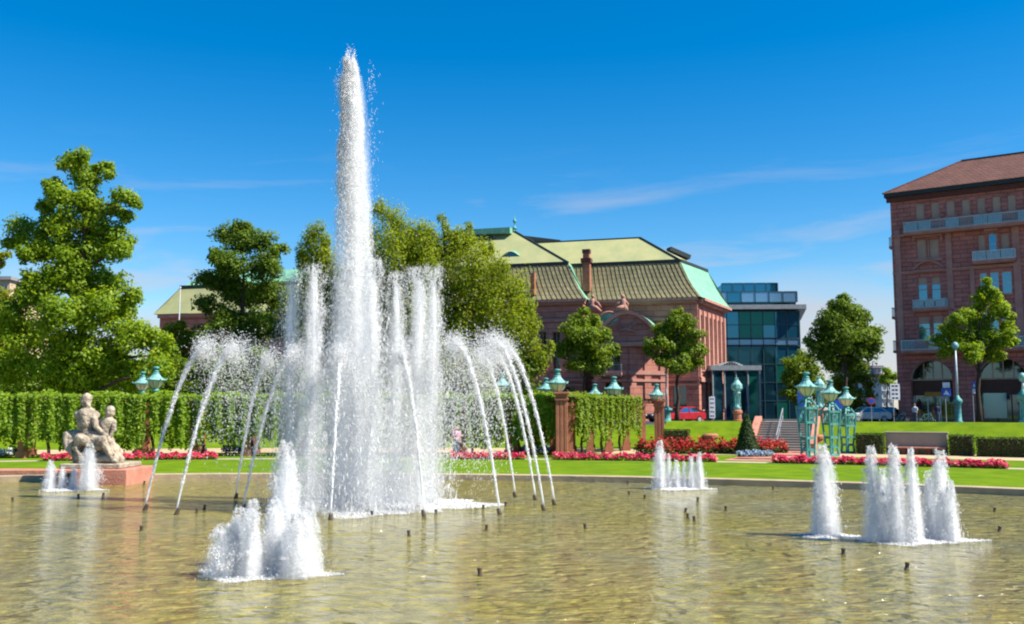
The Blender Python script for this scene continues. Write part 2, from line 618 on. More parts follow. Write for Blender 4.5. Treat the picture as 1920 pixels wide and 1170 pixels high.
M['skin'] = mat('skin', (0.48, 0.28, 0.19), None, 0.6, 6)
M['shirt_pink'] = mat('shirt_pink', (0.62, 0.30, 0.40), None, 0.9, 6)
M['shirt_white'] = mat('shirt_white', (0.65, 0.65, 0.66), None, 0.9, 6)
M['shirt_navy'] = mat('shirt_navy', (0.03, 0.04, 0.09), None, 0.9, 6)
M['trousers'] = mat('trousers', (0.08, 0.10, 0.15), None, 0.9, 6)
M['hair'] = mat('hair', (0.05, 0.03, 0.018), None, 0.8, 12)
M['yellow_wall'] = mat('cream_render', (0.58, 0.44, 0.28), None, 0.9, 0.7)
M['white_wall'] = mat('white_render', (0.62, 0.60, 0.56), None, 0.9, 0.7)
M['blue_wall'] = mat('blue_render', (0.16, 0.27, 0.40), None, 0.9, 0.7)
M['red_panel'] = mat('red_panel', (0.42, 0.10, 0.06), None, 0.8, 0.7)
M['grey_roof'] = mat('grey_roof', (0.30, 0.30, 0.29), None, 0.8, 0.7)

L = {}
L['bright'] = leaf_mat('leaf_tulip_tree', (0.085, 0.165, 0.004), (0.215, 0.325, 0.006), 0.5, (0.32, 0.39, 0.010))
L['dark'] = leaf_mat('leaf_dark_broadleaf', (0.050, 0.105, 0.006), (0.135, 0.215, 0.008), 0.46, (0.19, 0.26, 0.010))
L['weep'] = leaf_mat('leaf_weeping', (0.105, 0.165, 0.004), (0.245, 0.315, 0.006), 0.52, (0.33, 0.36, 0.010))
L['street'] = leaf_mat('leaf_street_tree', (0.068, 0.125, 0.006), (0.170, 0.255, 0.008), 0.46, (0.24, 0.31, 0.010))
L['yellow'] = leaf_mat('leaf_yellow_green', (0.110, 0.155, 0.004), (0.26, 0.29, 0.006), 0.5, (0.34, 0.31, 0.010))
L['vine'] = leaf_mat('leaf_vine', (0.080, 0.160, 0.004), (0.195, 0.315, 0.008), 0.5, (0.27, 0.37, 0.010))
L['hedge'] = leaf_mat('leaf_clipped_hedge', (0.022, 0.048, 0.008), (0.058, 0.105, 0.010), 0.25, (0.085, 0.14, 0.012))
L['cone'] = leaf_mat('leaf_yew_cone', (0.012, 0.034, 0.010), (0.030, 0.066, 0.012), 0.2, (0.05, 0.09, 0.014))
L['red'] = leaf_mat('blossom_red', (0.22, 0.008, 0.008), (0.42, 0.018, 0.016), 0.3, (0.55, 0.05, 0.02))
L['pink'] = leaf_mat('blossom_pink_red', (0.42, 0.010, 0.050), (0.62, 0.03, 0.10), 0.3, (0.75, 0.30, 0.30))
L['white'] = leaf_mat('blossom_white', (0.5, 0.52, 0.55), (0.72, 0.73, 0.76), 0.3)
L['purple'] = leaf_mat('blossom_purple', (0.06, 0.03, 0.18), (0.15, 0.09, 0.33), 0.3)
L['bluegrey'] = leaf_mat('blossom_blue_grey', (0.14, 0.22, 0.33), (0.30, 0.38, 0.50), 0.3)


def mist_material():
    m = bpy.data.materials.new('mist_volume')
    m.use_nodes = True
    nt = m.node_tree
    nt.nodes.remove(nt.nodes['Principled BSDF'])
    out = nt.nodes['Material Output']
    pv = N(nt, 'ShaderNodeVolumePrincipled')
    pv.inputs['Color'].default_value = (0.97, 0.98, 1.0, 1)
    pv.inputs['Anisotropy'].default_value = 0.1
    t = N(nt, 'ShaderNodeTexCoord')
    sp = N(nt, 'ShaderNodeSeparateXYZ')
    nt.links.new(t.outputs['Object'], sp.inputs[0])
    r2 = math_node(nt, 'ADD', math_node(nt, 'MULTIPLY', sp.outputs[0], sp.outputs[0]), math_node(nt, 'MULTIPLY', sp.outputs[1], sp.outputs[1]))
    rr_ = math_node(nt, 'SQRT', r2)
    lim = math_node(nt, 'MULTIPLY_ADD', sp.outputs[2], -0.27, 2.75)
    fall = math_node(nt, 'MAXIMUM', math_node(nt, 'SUBTRACT', 1.0, math_node(nt, 'DIVIDE', rr_, lim)), 0.0)
    vert = math_node(nt, 'MAXIMUM', math_node(nt, 'SUBTRACT', 1.0, math_node(nt, 'DIVIDE', sp.outputs[2], 6.6)), 0.0)
    n = noise(nt, 1.3, 3, 0.6, sxyz=(1.6, 1.6, 0.35))
    nn = math_node(nt, 'MAXIMUM', math_node(nt, 'MULTIPLY_ADD', n.outputs['Fac'], 2.6, -0.75), 0.0)
    dens = math_node(nt, 'MULTIPLY', math_node(nt, 'MULTIPLY', math_node(nt, 'MULTIPLY', fall, vert), nn), MIST)
    nt.links.new(dens, pv.inputs['Density'])
    nt.links.new(pv.outputs[0], out.inputs['Volume'])
    return m


MIST = 0.9
M['mist'] = mist_material()


# water: olive shallow basin seen through a rippled surface
def water_material():
    m, nt, b = new_mat('pool_water')
    b.inputs['IOR'].default_value = 1.33
    b.inputs['Roughness'].default_value = 0.06
    b.inputs['Specular IOR Level'].default_value = 0.5
    n1 = noise(nt, 0.16, 5, 0.6)
    cr = ramp(nt, [(0.35, (0.192, 0.168, 0.022)), (0.5, (0.208, 0.183, 0.058)), (0.66, (0.160, 0.150, 0.066))])
    nt.links.new(n1.outputs['Fac'], cr.inputs[0])
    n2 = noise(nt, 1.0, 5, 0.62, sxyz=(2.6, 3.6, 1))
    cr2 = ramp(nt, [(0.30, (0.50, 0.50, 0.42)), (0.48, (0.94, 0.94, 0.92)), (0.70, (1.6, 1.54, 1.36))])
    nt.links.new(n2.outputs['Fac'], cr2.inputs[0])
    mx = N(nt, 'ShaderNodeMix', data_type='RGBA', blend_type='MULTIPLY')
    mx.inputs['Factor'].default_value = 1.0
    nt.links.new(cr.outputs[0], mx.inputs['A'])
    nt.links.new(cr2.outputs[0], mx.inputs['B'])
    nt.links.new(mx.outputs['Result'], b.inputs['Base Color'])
    # choppy ripples: two crossing swells, chop, calmer slicks here and there
    w1 = noise(nt, 1.0, 2, 0.5, sxyz=(1.9, 2.7, 1))
    w2 = noise(nt, 1.0, 3, 0.6, sxyz=(5.5, 8.0, 1))
    calm = noise(nt, 0.22, 3, 0.5)
    cm = N(nt, 'ShaderNodeMapRange')
    cm.inputs['From Min'].default_value = 0.36
    cm.inputs['From Max'].default_value = 0.5
    cm.inputs['To Min'].default_value = 0.35
    nt.links.new(calm.outputs['Fac'], cm.inputs['Value'])
    # sharpen the crests
    c1 = math_node(nt, 'ABSOLUTE', math_node(nt, 'SUBTRACT', w1.outputs['Fac'], 0.5))
    h = math_node(nt, 'MULTIPLY_ADD', w2.outputs['Fac'], 0.42, math_node(nt, 'MULTIPLY_ADD', c1, -1.4, w1.outputs['Fac']))
    h = math_node(nt, 'MULTIPLY', h, cm.outputs[0])
    bp = N(nt, 'ShaderNodeBump')
    bp.inputs['Strength'].default_value = 1.0
    bp.inputs['Distance'].default_value = 0.21
    nt.links.new(h, bp.inputs['Height'])
    nt.links.new(bp.outputs[0], b.inputs['Normal'])
    return m


M['water'] = water_material()

# ------------------------------------------------------------------ the ground
R_RIM, R_BED, R_FOOT, R_CREST = 43.6, 55.5, 69.5, 74.5
Z_G, Z_CREST, Z_ST = 0.18, 1.92, 1.5


def ring(rz, p0, p1, n, name, material):
    """sheet swept round the garden centre through the (radius, height) pairs"""
    m = MB()
    k = len(rz)
    v = [pol(r_, p0 + (p1 - p0) * i / n, z) for i in range(n + 1) for (r_, z) in rz]
    f = [(i * k + j, i * k + j + 1, (i + 1) * k + j + 1, (i + 1) * k + j) for i in range(n) for j in range(k - 1)]
    m.add(v, f)
    return struct(m.obj(name, material))


ground = ring([(R_CREST + 4.5, -0.7), (120, -0.7), (400, -0.7), (6000, -0.7)], -PI, PI, 96, 'ground', M['asphalt'])
PH_BANK = phi_at(1238, 70)
PH_ST = R(20.6)
ST_HALF = 1.65
street = ring([(R_CREST + 5.5, Z_ST), (130, Z_ST), (400, Z_ST), (4500, Z_ST)], -PI, PI, 96, 'street', M['asphalt'])
pavement = ring([(R_CREST + 1.8, Z_ST + 0.12), (R_CREST + 8, Z_ST + 0.12), (R_CREST + 8, Z_ST - .2)], PH_BANK, R(70), 48, 'pavement', M['paving'])
lawn = ring([(R_RIM + 0.30, Z_G), (R_BED - 1.2, Z_G), (60, Z_G), (R_CREST + 6, Z_G)], R(-100), R(100), 120, 'lawn', M['lawn'])
edging = ring([(R_BED - 0.25, Z_G + 0.012), (R_BED + 0.75, Z_G + 0.012)], R(-60), R(60), 90, 'gravel_edging', M['gravel'])
path = ring([(63.2, Z_G + 0.008), (R_FOOT + 0.5, Z_G + 0.008)], R(-60), R(60), 90, 'sand_path', M['sand'])
# paved axis from the beds to the steps
m = MB()
for r0, r1 in ((57.2, 63.1), (63.3, R_FOOT + 0.4)):
    w0 = 1.5 / r0
    m.add([pol(r0, PH_ST - 0.03, Z_G + .013), pol(r1, PH_ST - 0.022, Z_G + .013), pol(r1, PH_ST + 0.022, Z_G + .013), pol(r0, PH_ST + 0.03, Z_G + .013)], [(0, 1, 2, 3)])
struct(m.obj('paved_path', M['pink_stone']))
prof_bank = [(R_FOOT - 0.3, Z_G - 0.05), (R_FOOT, Z_G + 0.06), (R_FOOT + 1.2, 0.62), (R_CREST - 1.2, Z_CREST - 0.36), (R_CREST - 0.3, Z_CREST - 0.02), (R_CREST + 0.6, Z_CREST), (R_CREST + 1.8, Z_CREST - 0.1), (R_CREST + 2.4, Z_ST - 0.05)]
dst = (ST_HALF + 0.30) / 72
ring(prof_bank, PH_BANK, PH_ST - dst, 24, 'grass_bank', M['bank'])
ring(prof_bank, PH_ST + dst, R(70), 50, 'grass_bank', M['bank'])
ring([(R_CREST + 1, Z_G - 0.05), (R_CREST + 5.6, Z_ST + .05), (R_CREST + 7, Z_ST + 0.04)], R(-80), PH_BANK, 50, 'grass_bank', M['bank'])

# pool: water sheet, rim, basin wall, terrace where the photographer stands
NW = 160
m = MB()
wp = []
for i in range(NW + 1):
    p = pol(R_RIM, R(-100) + R(200) * i / NW, 0)
    if p.y > 5:
        wp.append(p)
wp = [Vector((wp[0].x, 5, 0))] + wp + [Vector((wp[-1].x, 5, 0))]
m.add(wp, [tuple(range(len(wp) - 1, -1, -1))])
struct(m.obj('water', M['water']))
struct(ring([(R_RIM - 0.02, -0.5), (R_RIM - 0.02, Z_G + 0.03), (R_RIM + 0.02, Z_G + 0.05), (R_RIM + 0.42, Z_G + 0.05), (R_RIM + 0.44, 0.1)], R(-100), R(100), 120, 'pool_kerb', M['rim']))
m = MB()
m.box(-70, 70, -60, 5.05, -0.7, 1.05)
struct(m.obj('terrace', M['paving']))

# ------------------------------------------------------------------ building helpers
class Fr:
    """a building's own axes: x along its front (to the right in the picture), y into it, z up"""

    def __init__(self, emp):
        self.e = emp
        self.a = emp.rotation_euler[2]
        self.o = Vector(emp.location)

    def loc(self, v):
        c, s = math.cos(-self.a), math.sin(-self.a)
        return Vector((v.x * c - v.y * s, v.x * s + v.y * c, v.z))

    def hit(self, px, py, t=0.0):
        o = self.loc(Vector((0, 0, CAM_Z)) - Vector((self.o.x, self.o.y, 0)))
        d = self.loc(ray(px, py))
        k = (t - o.y) / d.y
        p = o + d * k
        return (p.x, p.z)

    def rect(self, x0, y0, x1, y1, t=0.0):
        """picture rectangle -> (s0, s1, z0, z1) on the plane y = t"""
        a = self.hit(x0, (y0 + y1) / 2, t)[0]
        b = self.hit(x1, (y0 + y1) / 2, t)[0]
        xm = (x0 + x1) / 2
        return (a, b, self.hit(xm, y1, t)[1], self.hit(xm, y0, t)[1])


def window(par, r, t, frame_mat, pane_mat, cols=1, rows=1, fw=0.07, sill=True, sill_mat=None, depth=0.24, arch=False, blind=0.0):
    """r = opening (s0,s1,z0,z1) whose wall face is at t; frame and panes sit back in the reveal"""
    s0, s1, z0, z1 = r
    y = t + depth - 0.07
    m = MB()
    m.box(s0, s0 + fw, y - 0.05, y + 0.05, z0, z1)
    m.box(s1 - fw, s1, y - 0.05, y + 0.05, z0, z1)
    m.box(s0 + fw, s1 - fw, y - 0.05, y + 0.05, z1 - fw, z1)
    m.box(s0 + fw, s1 - fw, y - 0.05, y + 0.05, z0, z0 + fw)
    cw = (s1 - s0 - fw) / cols
    ch = (z1 - z0 - fw) / rows
    for i in range(1, cols):
        x = s0 + fw / 2 + cw * i
        m.box(x - fw / 2, x + fw / 2, y - 0.045, y + 0.045, z0 + fw, z1 - fw)
    for j in range(1, rows):
        z = z0 + fw / 2 + ch * j
        m.box(s0 + fw, s1 - fw, y - 0.04, y + 0.04, z - fw / 2, z + fw / 2)
    w = m.obj('window', frame_mat, par)
    for i in range(cols):
        for j in range(rows):
            a = s0 + fw / 2 + cw * i
            b = z0 + fw / 2 + ch * j
            p = MB().box(a + fw / 2, a + cw - fw / 2, y - 0.012, y + 0.012, b + fw / 2, b + ch - fw / 2)
            p.obj('pane', pane_mat, w)
    if blind:
        MB().box(s0 + fw, s1 - fw, y - 0.035, y - 0.015, z1 - (z1 - z0) * blind, z1 - fw).obj('blind', M['blind'], w)
    if sill:
        MB().box(s0 - 0.12, s1 + 0.12, t - 0.16, t + depth - 0.13, z0 - 0.14, z0).obj('sill', sill_mat or frame_mat, w)
    return w


def balcony(par, s0, s1, z, t, out, h, rail_mat, slab_mat, glass=True, step=0.14, panel=1.25):
    b = MB().box(s0, s1, t - out, t, z - 0.22, z).obj('balcony', slab_mat, par)
    MB().box(s0 + 0.08, s1 - 0.08, t - out + 0.1, t, z - 0.34, z - 0.222).obj('corbel_course', slab_mat, b)
    m = MB()
    ys = t - out + 0.06
    for zz in (z + 0.06, z + h):
        m.box(s0 + 0.03, s1 - 0.03, ys - 0.035, ys + 0.035, zz - 0.04, zz + 0.02)
        for x in (s0 + 0.06, s1 - 0.06):
            m.box(x - 0.03, x + 0.03, ys + 0.036, t - 0.002, zz - 0.04, zz + 0.02)
    n = max(2, int((s1 - s0) / step))
    for i in range(n + 1):
        x = s0 + 0.06 + (s1 - s0 - 0.12) * i / n
        m.box(x - 0.016, x + 0.016, ys - 0.016, ys + 0.016, z + 0.081, z + h - 0.041)
    n2 = max(2, int(out / step))
    for i in range(1, n2):
        y = ys + 0.06 + (out - 0.14) * i / n2
        for x in (s0 + 0.06, s1 - 0.06):
            m.box(x - 0.016, x + 0.016, y - 0.016, y + 0.016, z + 0.081, z + h - 0.041)
    m.obj('railing', rail_mat, b)
    if glass:
        k = max(1, round((s1 - s0) / panel))
        for i in range(k):
            a = s0 + 0.1 + (s1 - s0 - 0.2) * i / k
            e = s0 + 0.1 + (s1 - s0 - 0.2) * (i + 1) / k
            if rnd.random() < 0.75:
                MB().box(a + 0.05, e - 0.05, ys + 0.03, ys + 0.045, z + 0.10, z + h - 0.06).obj('panel', M['glass_rail'], b)
    return b


def arch_wall(m, s0, s1, zs, z1, c, w, t, depth, n=18, rise=None):
    """wall field s0..s1 x zs..z1 above an arch of half-width w springing at zs round centre c, with its soffit"""
    rise = rise or w
    pts = [(c - w * math.cos(PI * i / n), zs + rise * math.sin(PI * i / n)) for i in range(n + 1)]
    m.quad((s0, t, zs), (c - w, t, zs), (c - w, t, z1), (s0, t, z1))
    m.quad((c + w, t, zs), (s1, t, zs), (s1, t, z1), (c + w, t, z1))
    for i in range(n):
        a, b = pts[i], pts[i + 1]
        m.quad((a[0], t, a[1]), (b[0], t, b[1]), (b[0], t, z1), (a[0], t, z1))
    return pts


# ------------------------------------------------------------------ concert hall (long red sandstone building)
FRx, FRy = 20.4, 105.0
hall = thing('concert_hall', 'long red sandstone hall with olive mansard roof and green copper hips', 'building', (FRx, FRy, 0), R(-16.1))
H = Fr(hall)
ze = H.hit(1310, 558, 0)[1]
sL = H.hit(300, 590, 0)[0]
sC0 = H.hit(690, 560, -2)[0]
sC1 = H.hit(1093, 560, -2)[0]
BR = (2.14, 12.06)
win_hall = []
lowz = lambda px, py, t=0: H.hit(px, py, t)[1]
# openings of the right pavilion front, mostly behind street trees
holes = []
for (x0, y0, x1, y1) in ((1018, 625, 1032, 690), (1044, 625, 1058, 690), (1258, 640, 1270, 690), (1278, 640, 1290, 690), (1262, 722, 1288, 786)):
    holes.append(H.rect(x0, y0, x1, y1))
holes = [h for h in holes if h[0] > sC1 + 0.2]
m = MB()
m.wall_holes(sC1 - 1, 0, Z_ST - 0.2, ze, holes, 0.0, 0.4)
m.obj('wall', M['hall_wall'], hall)
for h_ in holes:
    window(hall, h_, 0, M['hall_trim'], M['pane_dark'], 2, 3, sill_mat=M['hall_trim'], depth=0.4)
# left wing wall and centre block
MB().box(sL, sC0 + 0.5, 0, 14, Z_ST - 0.2, ze).obj('wing_wall', M['hall_wall'], hall)
ch = []
for (x0, y0, x1, y1) in ((1010, 622, 1024, 692), (1036, 622, 1050, 692), (1066, 622, 1080, 692), (985, 622, 998, 692), (1060, 725, 1078, 775), (1030, 725, 1048, 775)):
    ch.append(H.rect(x0, y0, x1, y1, -2))
m = MB()
m.wall_holes(sC0, sC1, Z_ST - 0.2, ze, ch, -2, 0.4)
m.quad((sC1, -2, Z_ST - .2), (sC1, 0, Z_ST - .2), (sC1, 0, ze), (sC1, -2, ze))
m.obj('centre_wall', M['hall_wall'], hall)
for h_ in ch:
    window(hall, h_, -2, M['hall_trim'], M['pane_dark'], 2, 3, sill_mat=M['hall_trim'], depth=0.4)
MB().box(sC1 - 1, -0.5, 0.6, 12, Z_ST, ze - 0.05).obj('interior_block', M['dark'], hall)
MB().box(sC0 + .1, sC1 - .1, -1.5, 10, Z_ST, ze - 0.05).obj('interior_block', M['dark'], hall)

# side front with tall windows (own skewed plane): build in a local frame then place as child
side_len = math.hypot(*BR)
side_ang = math.atan2(BR[1], BR[0])
side = MB()
cols_n = 6
hs_ = []
zt, zb_ = H.hit(1312, 588, 0)[1], H.hit(1312, 693, 0)[1]
zt2, zb2 = H.hit(1312, 716, 0)[1], Z_ST + 1.2
for i in range(cols_n):
    c = side_len * (i + 0.75) / (cols_n + 0.5)
    hs_.append((c - 0.52, c + 0.52, zb_, zt))
    hs_.append((c - 0.5, c + 0.5, zb2, zt2))
side.wall_holes(0, side_len, Z_ST - 0.2, ze, hs_, 0, 0.35)
so = side.obj('side_wall', M['hall_wall'], hall)
so.rotation_euler = (0, 0, side_ang)
for h_ in hs_:
    w = window(so, h_, 0, M['hall_trim'], M['pane_dark'], 1, 4 if h_[3] > zt2 + 1 else 2, sill_mat=M['hall_trim'], depth=0.35)
for i in range(cols_n + 1):
    c = side_len * (i + 0.25) / (cols_n + 0.5)
    MB().box(c - 0.28, c + 0.28, -0.16, -0.002, zb_ - 0.8, zt + 0.5).obj('pilaster', M['hall_trim'], so)
m = MB()
m.box(0.1, side_len, -0.28, -0.003, zb_ - 1.3, zb_ - 0.85)
m.box(0.1, side_len, -0.2, -0.003, zt2 + 0.25, zt2 + 0.6)
m.obj('string_course', M['hall_trim'], so)
# cornice round the eaves
m = MB()
m.box(sC1 + 0.5, -0.02, -0.45, -0.003, ze - 0.55, ze - 0.1)
m.box(sC1 + 0.4, 0.12, -0.75, -0.455, ze - 0.3, ze - 0.02)
m.box(sC0, sC1 + 0.3, -2.45, -2.003, ze - 0.55, ze - 0.1)
m.box(sC0, sC1 + 0.5, -2.75, -2.455, ze - 0.3, ze - 0.02)
for zz in (H.hit(1200, 600, 0)[1], H.hit(1200, 712, 0)[1], H.hit(1200, 722, 0)[1]):
    m.box(sC1 + 0.3, 0.08, -0.22, -0.003, zz - 0.14, zz + 0.14)
    m.box(sC0, sC1 + 0.2, -2.22, -2.003, zz - 0.14, zz + 0.14)
m.box(sL, sC0 - .1, -0.55, -0.003, ze - 0.5, ze - 0.05)
m.obj('cornice', M['hall_trim'], hall)
m = MB()
m.box(0.2, side_len + 0.4, -0.5, -0.003, ze - 0.55, ze - 0.1)
m.box(0.3, side_len + 0.5, -0.8, -0.505, ze - 0.3, ze - 0.02)
m.obj('cornice', M['hall_trim'], so)

# roof of the right pavilion
c1s, z1 = H.hit(1275, 488, 1.6)
r1s, zr = H.hit(1200, 446, 6.0)
r2s = H.hit(1015, 455, 6.0)[0]
d1s = H.hit(1326, 512, 10.6)[0]
lS = sC1 - 6
A = (0.5, -0.75, ze)
B_ = (BR[0] + 0.7, BR[1] + 0.4, ze)
Cc = (c1s, 1.6, z1)
D_ = (d1s, 10.6, z1)
R1 = (r1s, 6, zr)
R2 = (r2s - 3, 6, zr)
Lf = (lS, -0.75, ze)
Lt = (lS, 1.6, z1)
Lb = (lS, 10.6, z1)
Lbb = (lS, 12.4, ze)


def curve_slope(a, b, n=5, belly=0.10):
    """points from eave a up to b along a slightly concave mansard line"""
    out = []
    a, b = Vector(a), Vector(b)
    for i in range(n + 1):
        k = i / n
        p = a.lerp(b, k)
        kk = k - belly * math.sin(PI * k)
        p.z = a.z + (b.z - a.z) * kk
        out.append(p)
    return out


def slope_patch(a, b, c, d, n=5, belly=0.10):
    """mansard face from eave a-b up to d-c"""
    m = MB()
    l1, l2 = curve_slope(a, d, n, belly), curve_slope(b, c, n, belly)
    for i in range(n):
        m.quad(l1[i], l2[i], l2[i + 1], l1[i + 1])
    return m, l1, l2


rf = MB()
ms, l1, l2 = slope_patch(Lf, A, Cc, Lt)
roof = ms.obj('roof', M['tile_roof'], hall)
m, _, _ = slope_patch(A, B_, D_, Cc)
m.obj('copper_hip', M['copper'], roof)
m = MB()
m.quad(Cc, R1, R2, Lt)
m.add([Cc, D_, R1], [(0, 1, 2)])
m.quad(D_, Lb, R2, R1)
m.quad(B_, Lbb, Lb, D_)
m.obj('upper_roof', M['upper_roof'], roof)
m = MB()
m.bar(Vector(Lt) + Vector((0, -.05, -.05)), Vector(Cc) + Vector((0.05, -.05, -.05)), 0.3, 0.34)
m.bar(Vector(Cc) + Vector((0.05, 0, -.05)), Vector(D_) + Vector((0, 0, -.05)), 0.3, 0.34)
m.bar(Cc, R1, 0.22, 0.26)
m.bar(R1, R2, 0.2, 0.2)
m.bar(Vector(R1).lerp(Vector(D_), 0.42) + Vector((0, 0, 0.3)), Vector(R1).lerp(Vector(D_), 0.72) + Vector((0, 0, 0.45)), 1.2, 0.5)
m.obj('roof_trim', M['dark_trim'], roof)
# raised tile rolls on the steep slope
m = MB()
n_r = 34
for i in range(n_r):
    k = (i + 0.5) / n_r
    pts = [l1[j].lerp(l2[j], k) + Vector((0, -0.03, 0.03)) for j in range(len(l1))]
    m.tube(pts, 0.032, 5, cap=False)
m.obj('tile_roll', M['tile_roof'], roof)
# chimney on the valley
cs_, cz0 = H.hit(1098, 545, -0.9)
MB().box(cs_ - 0.42, cs_ + 0.42, -0.6, 0.2, cz0, H.hit(1098, 492, -0.6)[1]).obj('chimney', M['red_stone'], roof)
MB().box(cs_ - 0.58, cs_ + 0.58, -0.76, 0.36, H.hit(1098, 492, -0.6)[1], H.hit(1098, 484, -0.6)[1]).obj('chimney', M['hotel_dark'], roof)
MB().box(cs_ - 0.36, cs_ + 0.36, -0.55, 0.15, H.hit(1098, 484, -0.6)[1], H.hit(1098, 474, -0.6)[1]).obj('chimney', M['red_stone'], roof)
MB().box(cs_ - 0.44, cs_ + 0.44, -0.6, 0.2, H.hit(1098, 474, -0.6)[1], H.hit(1098, 467, -0.6)[1]).obj('chimney', M['hotel_dark'], roof)
# centre block roof
c2s = H.hit(1066, 488, 0.0)[0]
ap_s, ap_z = H.hit(965, 434, 5.5)
apL = H.hit(880, 436, 5.5)[0]
A2 = (sC1 + 0.5, -2.75, ze)
A2b = (sC1 + 0.5, 6, ze)
C2 = (c2s, -0.2, z1)
C2b = (c2s, 11, z1)
E2 = (sC0, -2.75, ze)
F2 = (sC0 + 1.5, -0.2, z1)
ms, l1c, l2c = slope_patch(E2, A2, C2, F2)
roof2 = ms.obj('roof', M['tile_roof'], hall)
m, _, _ = slope_patch(A2, A2b, C2b, C2)
m.obj('copper_hip', M['copper'], roof2)
m = MB()
m.quad(C2, (ap_s, 5.5, ap_z), (apL, 5.5, ap_z), F2)
m.add([C2, C2b, (ap_s, 5.5, ap_z)], [(0, 1, 2)])
m.quad(C2b, (sC0, 11, z1), (apL, 5.5, ap_z), (ap_s, 5.5, ap_z))
m.obj('upper_roof', M['upper_roof'], roof2)
m = MB()
m.bar(Vector(F2) + Vector((0, -.05, -.05)), Vector(C2) + Vector((0.05, -.05, -.05)), 0.3, 0.34)
m.bar(C2, (ap_s, 5.5, ap_z), 0.2, 0.24)
m.bar((ap_s - .3, 6.2, ap_z - .6), (ap_s + 5.3, 7.5, ap_z - 1.35), 1.4, 0.5)
m.obj('roof_trim', M['dark_trim'], roof2)
m = MB()
m.bar((ap_s - 0.2, 5.4, ap_z - 0.05), (apL - 3, 5.4, ap_z - 0.05), 2.6, 0.7)
m.obj('ridge_cap', M['copper'], roof2)
m = MB()
m.bar((ap_s - 2.2, 4.0, ap_z - 0.85), (apL - 3, 4.0, ap_z - 0.85), 0.2, 0.35)
m.obj('ridge_gutter', M['dark_trim'], roof2)
n_r = 46
m = MB()
for i in range(n_r):
    k = (i + 0.5) / n_r
    pts = [l1c[j].lerp(l2c[j], k) + Vector((0, -0.03, 0.03)) for j in range(len(l1c))]
    m.tube(pts, 0.032, 5, cap=False)
m.obj('tile_roll', M['tile_roof'], roof2)
# finial
fz = ap_z + 0.25
m = MB()
m.lathe([(0.3, 0), (0.26, 0.25), (0.09, 0.35), (0.07, 0.75), (0.2, 0.9), (0.24, 1.05), (0.18, 1.2), (0.05, 1.3), (0.03, 1.75), (0.002, 1.8)], 10, (ap_s, 5.5, fz))
m.obj('finial', M['lamp_green'], roof2, smooth=True)
# eyebrow dormer
es, ez = H.hit(958, 487, 1.4)
ew, eh = 1.75, 1.0
N_E = 14
m = MB()
front = [(es - ew + 2 * ew * i / N_E, 1.15, ez - 0.05 + eh * math.sin(PI * i / N_E) ** 1.4) for i in range(N_E + 1)]
back = [(es + (p[0] - es) * 0.8, 4.6, ez + 1.55 + 0.25 * math.sin(PI * i / N_E)) for i, p in enumerate(front)]
for i in range(N_E):
    m.quad(front[i], front[i + 1], back[i + 1], back[i])
dm = m.obj('dormer', M['copper'], roof2, smooth=True)
m = MB()
m.add([(p[0], 1.35, p[2] - 0.06) for p in front], [tuple(range(N_E, -1, -1))])
m.obj('pane', M['pane_dark'], dm)
# small wall chimney at the left of the visible steep roof
cq, cqz = H.hit(999, 540, -2.4)
MB().box(cq - 0.25, cq + 0.25, -2.6, -2.0, cqz - 0.8, H.hit(999, 512, -2.4)[1]).obj('chimney', M['red_stone'], roof2)
# left wing roof
zc3 = H.hit(345, 537, 1.6)[1]
c3s = H.hit(338, 537, 1.6)[0]
A3, E3 = (sL - 0.5, -0.75, ze), (sC0 + 0.5, -0.75, ze)
C3, F3 = (c3s, 1.8, zc3), (sC0 + 0.5, 1.8, zc3)
ms, l1w, l2w = slope_patch(A3, E3, F3, C3, belly=0.06)
roof3 = ms.obj('roof', M['upper_roof'], hall)
m = MB()
g_s, g_z = H.hit(392, 512, 6)
m.quad(C3, F3, (sC0 + .5, 6, g_z), (g_s, 6, g_z))
m.add([C3, (g_s, 6, g_z), (c3s + .6, 11, zc3)], [(0, 1, 2)])
m.obj('copper_top', M['copper'], roof3)
m = MB()
m.quad((sL - .5, 14.5, ze), A3, C3, (c3s + .6, 11, zc3))
m.obj('roof_end', M['upper_roof'], roof3)
m = MB()
m.bar(Vector(C3) + Vector((-.1, -.08, -.1)), Vector(F3) + Vector((0, -.08, -.1)), 0.3, 0.45)
m.obj('roof_trim', M['dark_trim'], roof3)
# projecting portal with a curved gable
p0, p1 = H.hit(1112, 640, -5)[0], H.hit(1242, 640, -5)[0]
zsp = H.hit(1200, 640, -5)[1]
ztop = H.hit(1165, 583, -5)[1]
pc = (p0 + p1) / 2 - 0.2
por = MB()
ph = [H.rect(1138, 640, 1162, 700, -5), H.rect(1134, 716, 1166, 786, -5)]
pm = H.hit(1176, 640, -5)[0]
por.wall_holes(p0, pm, Z_ST - 0.2, zsp, ph, -5, 0.5)
por.quad((pm, -5, Z_ST - .2), (p1, -1.9, Z_ST - .2), (p1, -1.9, zsp), (pm, -5, zsp))
por.quad((p1, -1.9, Z_ST - .2), (p1, 0, Z_ST - .2), (p1, 0, zsp), (p1, -1.9, zsp))
por.quad((pm, -5, zsp), (p1, -1.9, zsp), (p1, -5, zsp), (pm, -5, zsp + .001))
por.quad((p0, 0, Z_ST - .2), (p0, -5, Z_ST - .2), (p0, -5, zsp), (p0, 0, zsp))
portal = por.obj('portal', M['hall_wall'], hall)
for h_ in ph:
    window(portal, h_, -5, M['hall_trim'], M['pane_dark'], 2, 3, sill_mat=M['hall_trim'], depth=0.5)
balcony(portal, ph[0][0] - .3, ph[0][1] + .3, ph[0][2], -5, 0.8, 0.9, M['grey_metal'], M['hall_trim'], glass=False, step=0.2)
NA = 20
gp = []
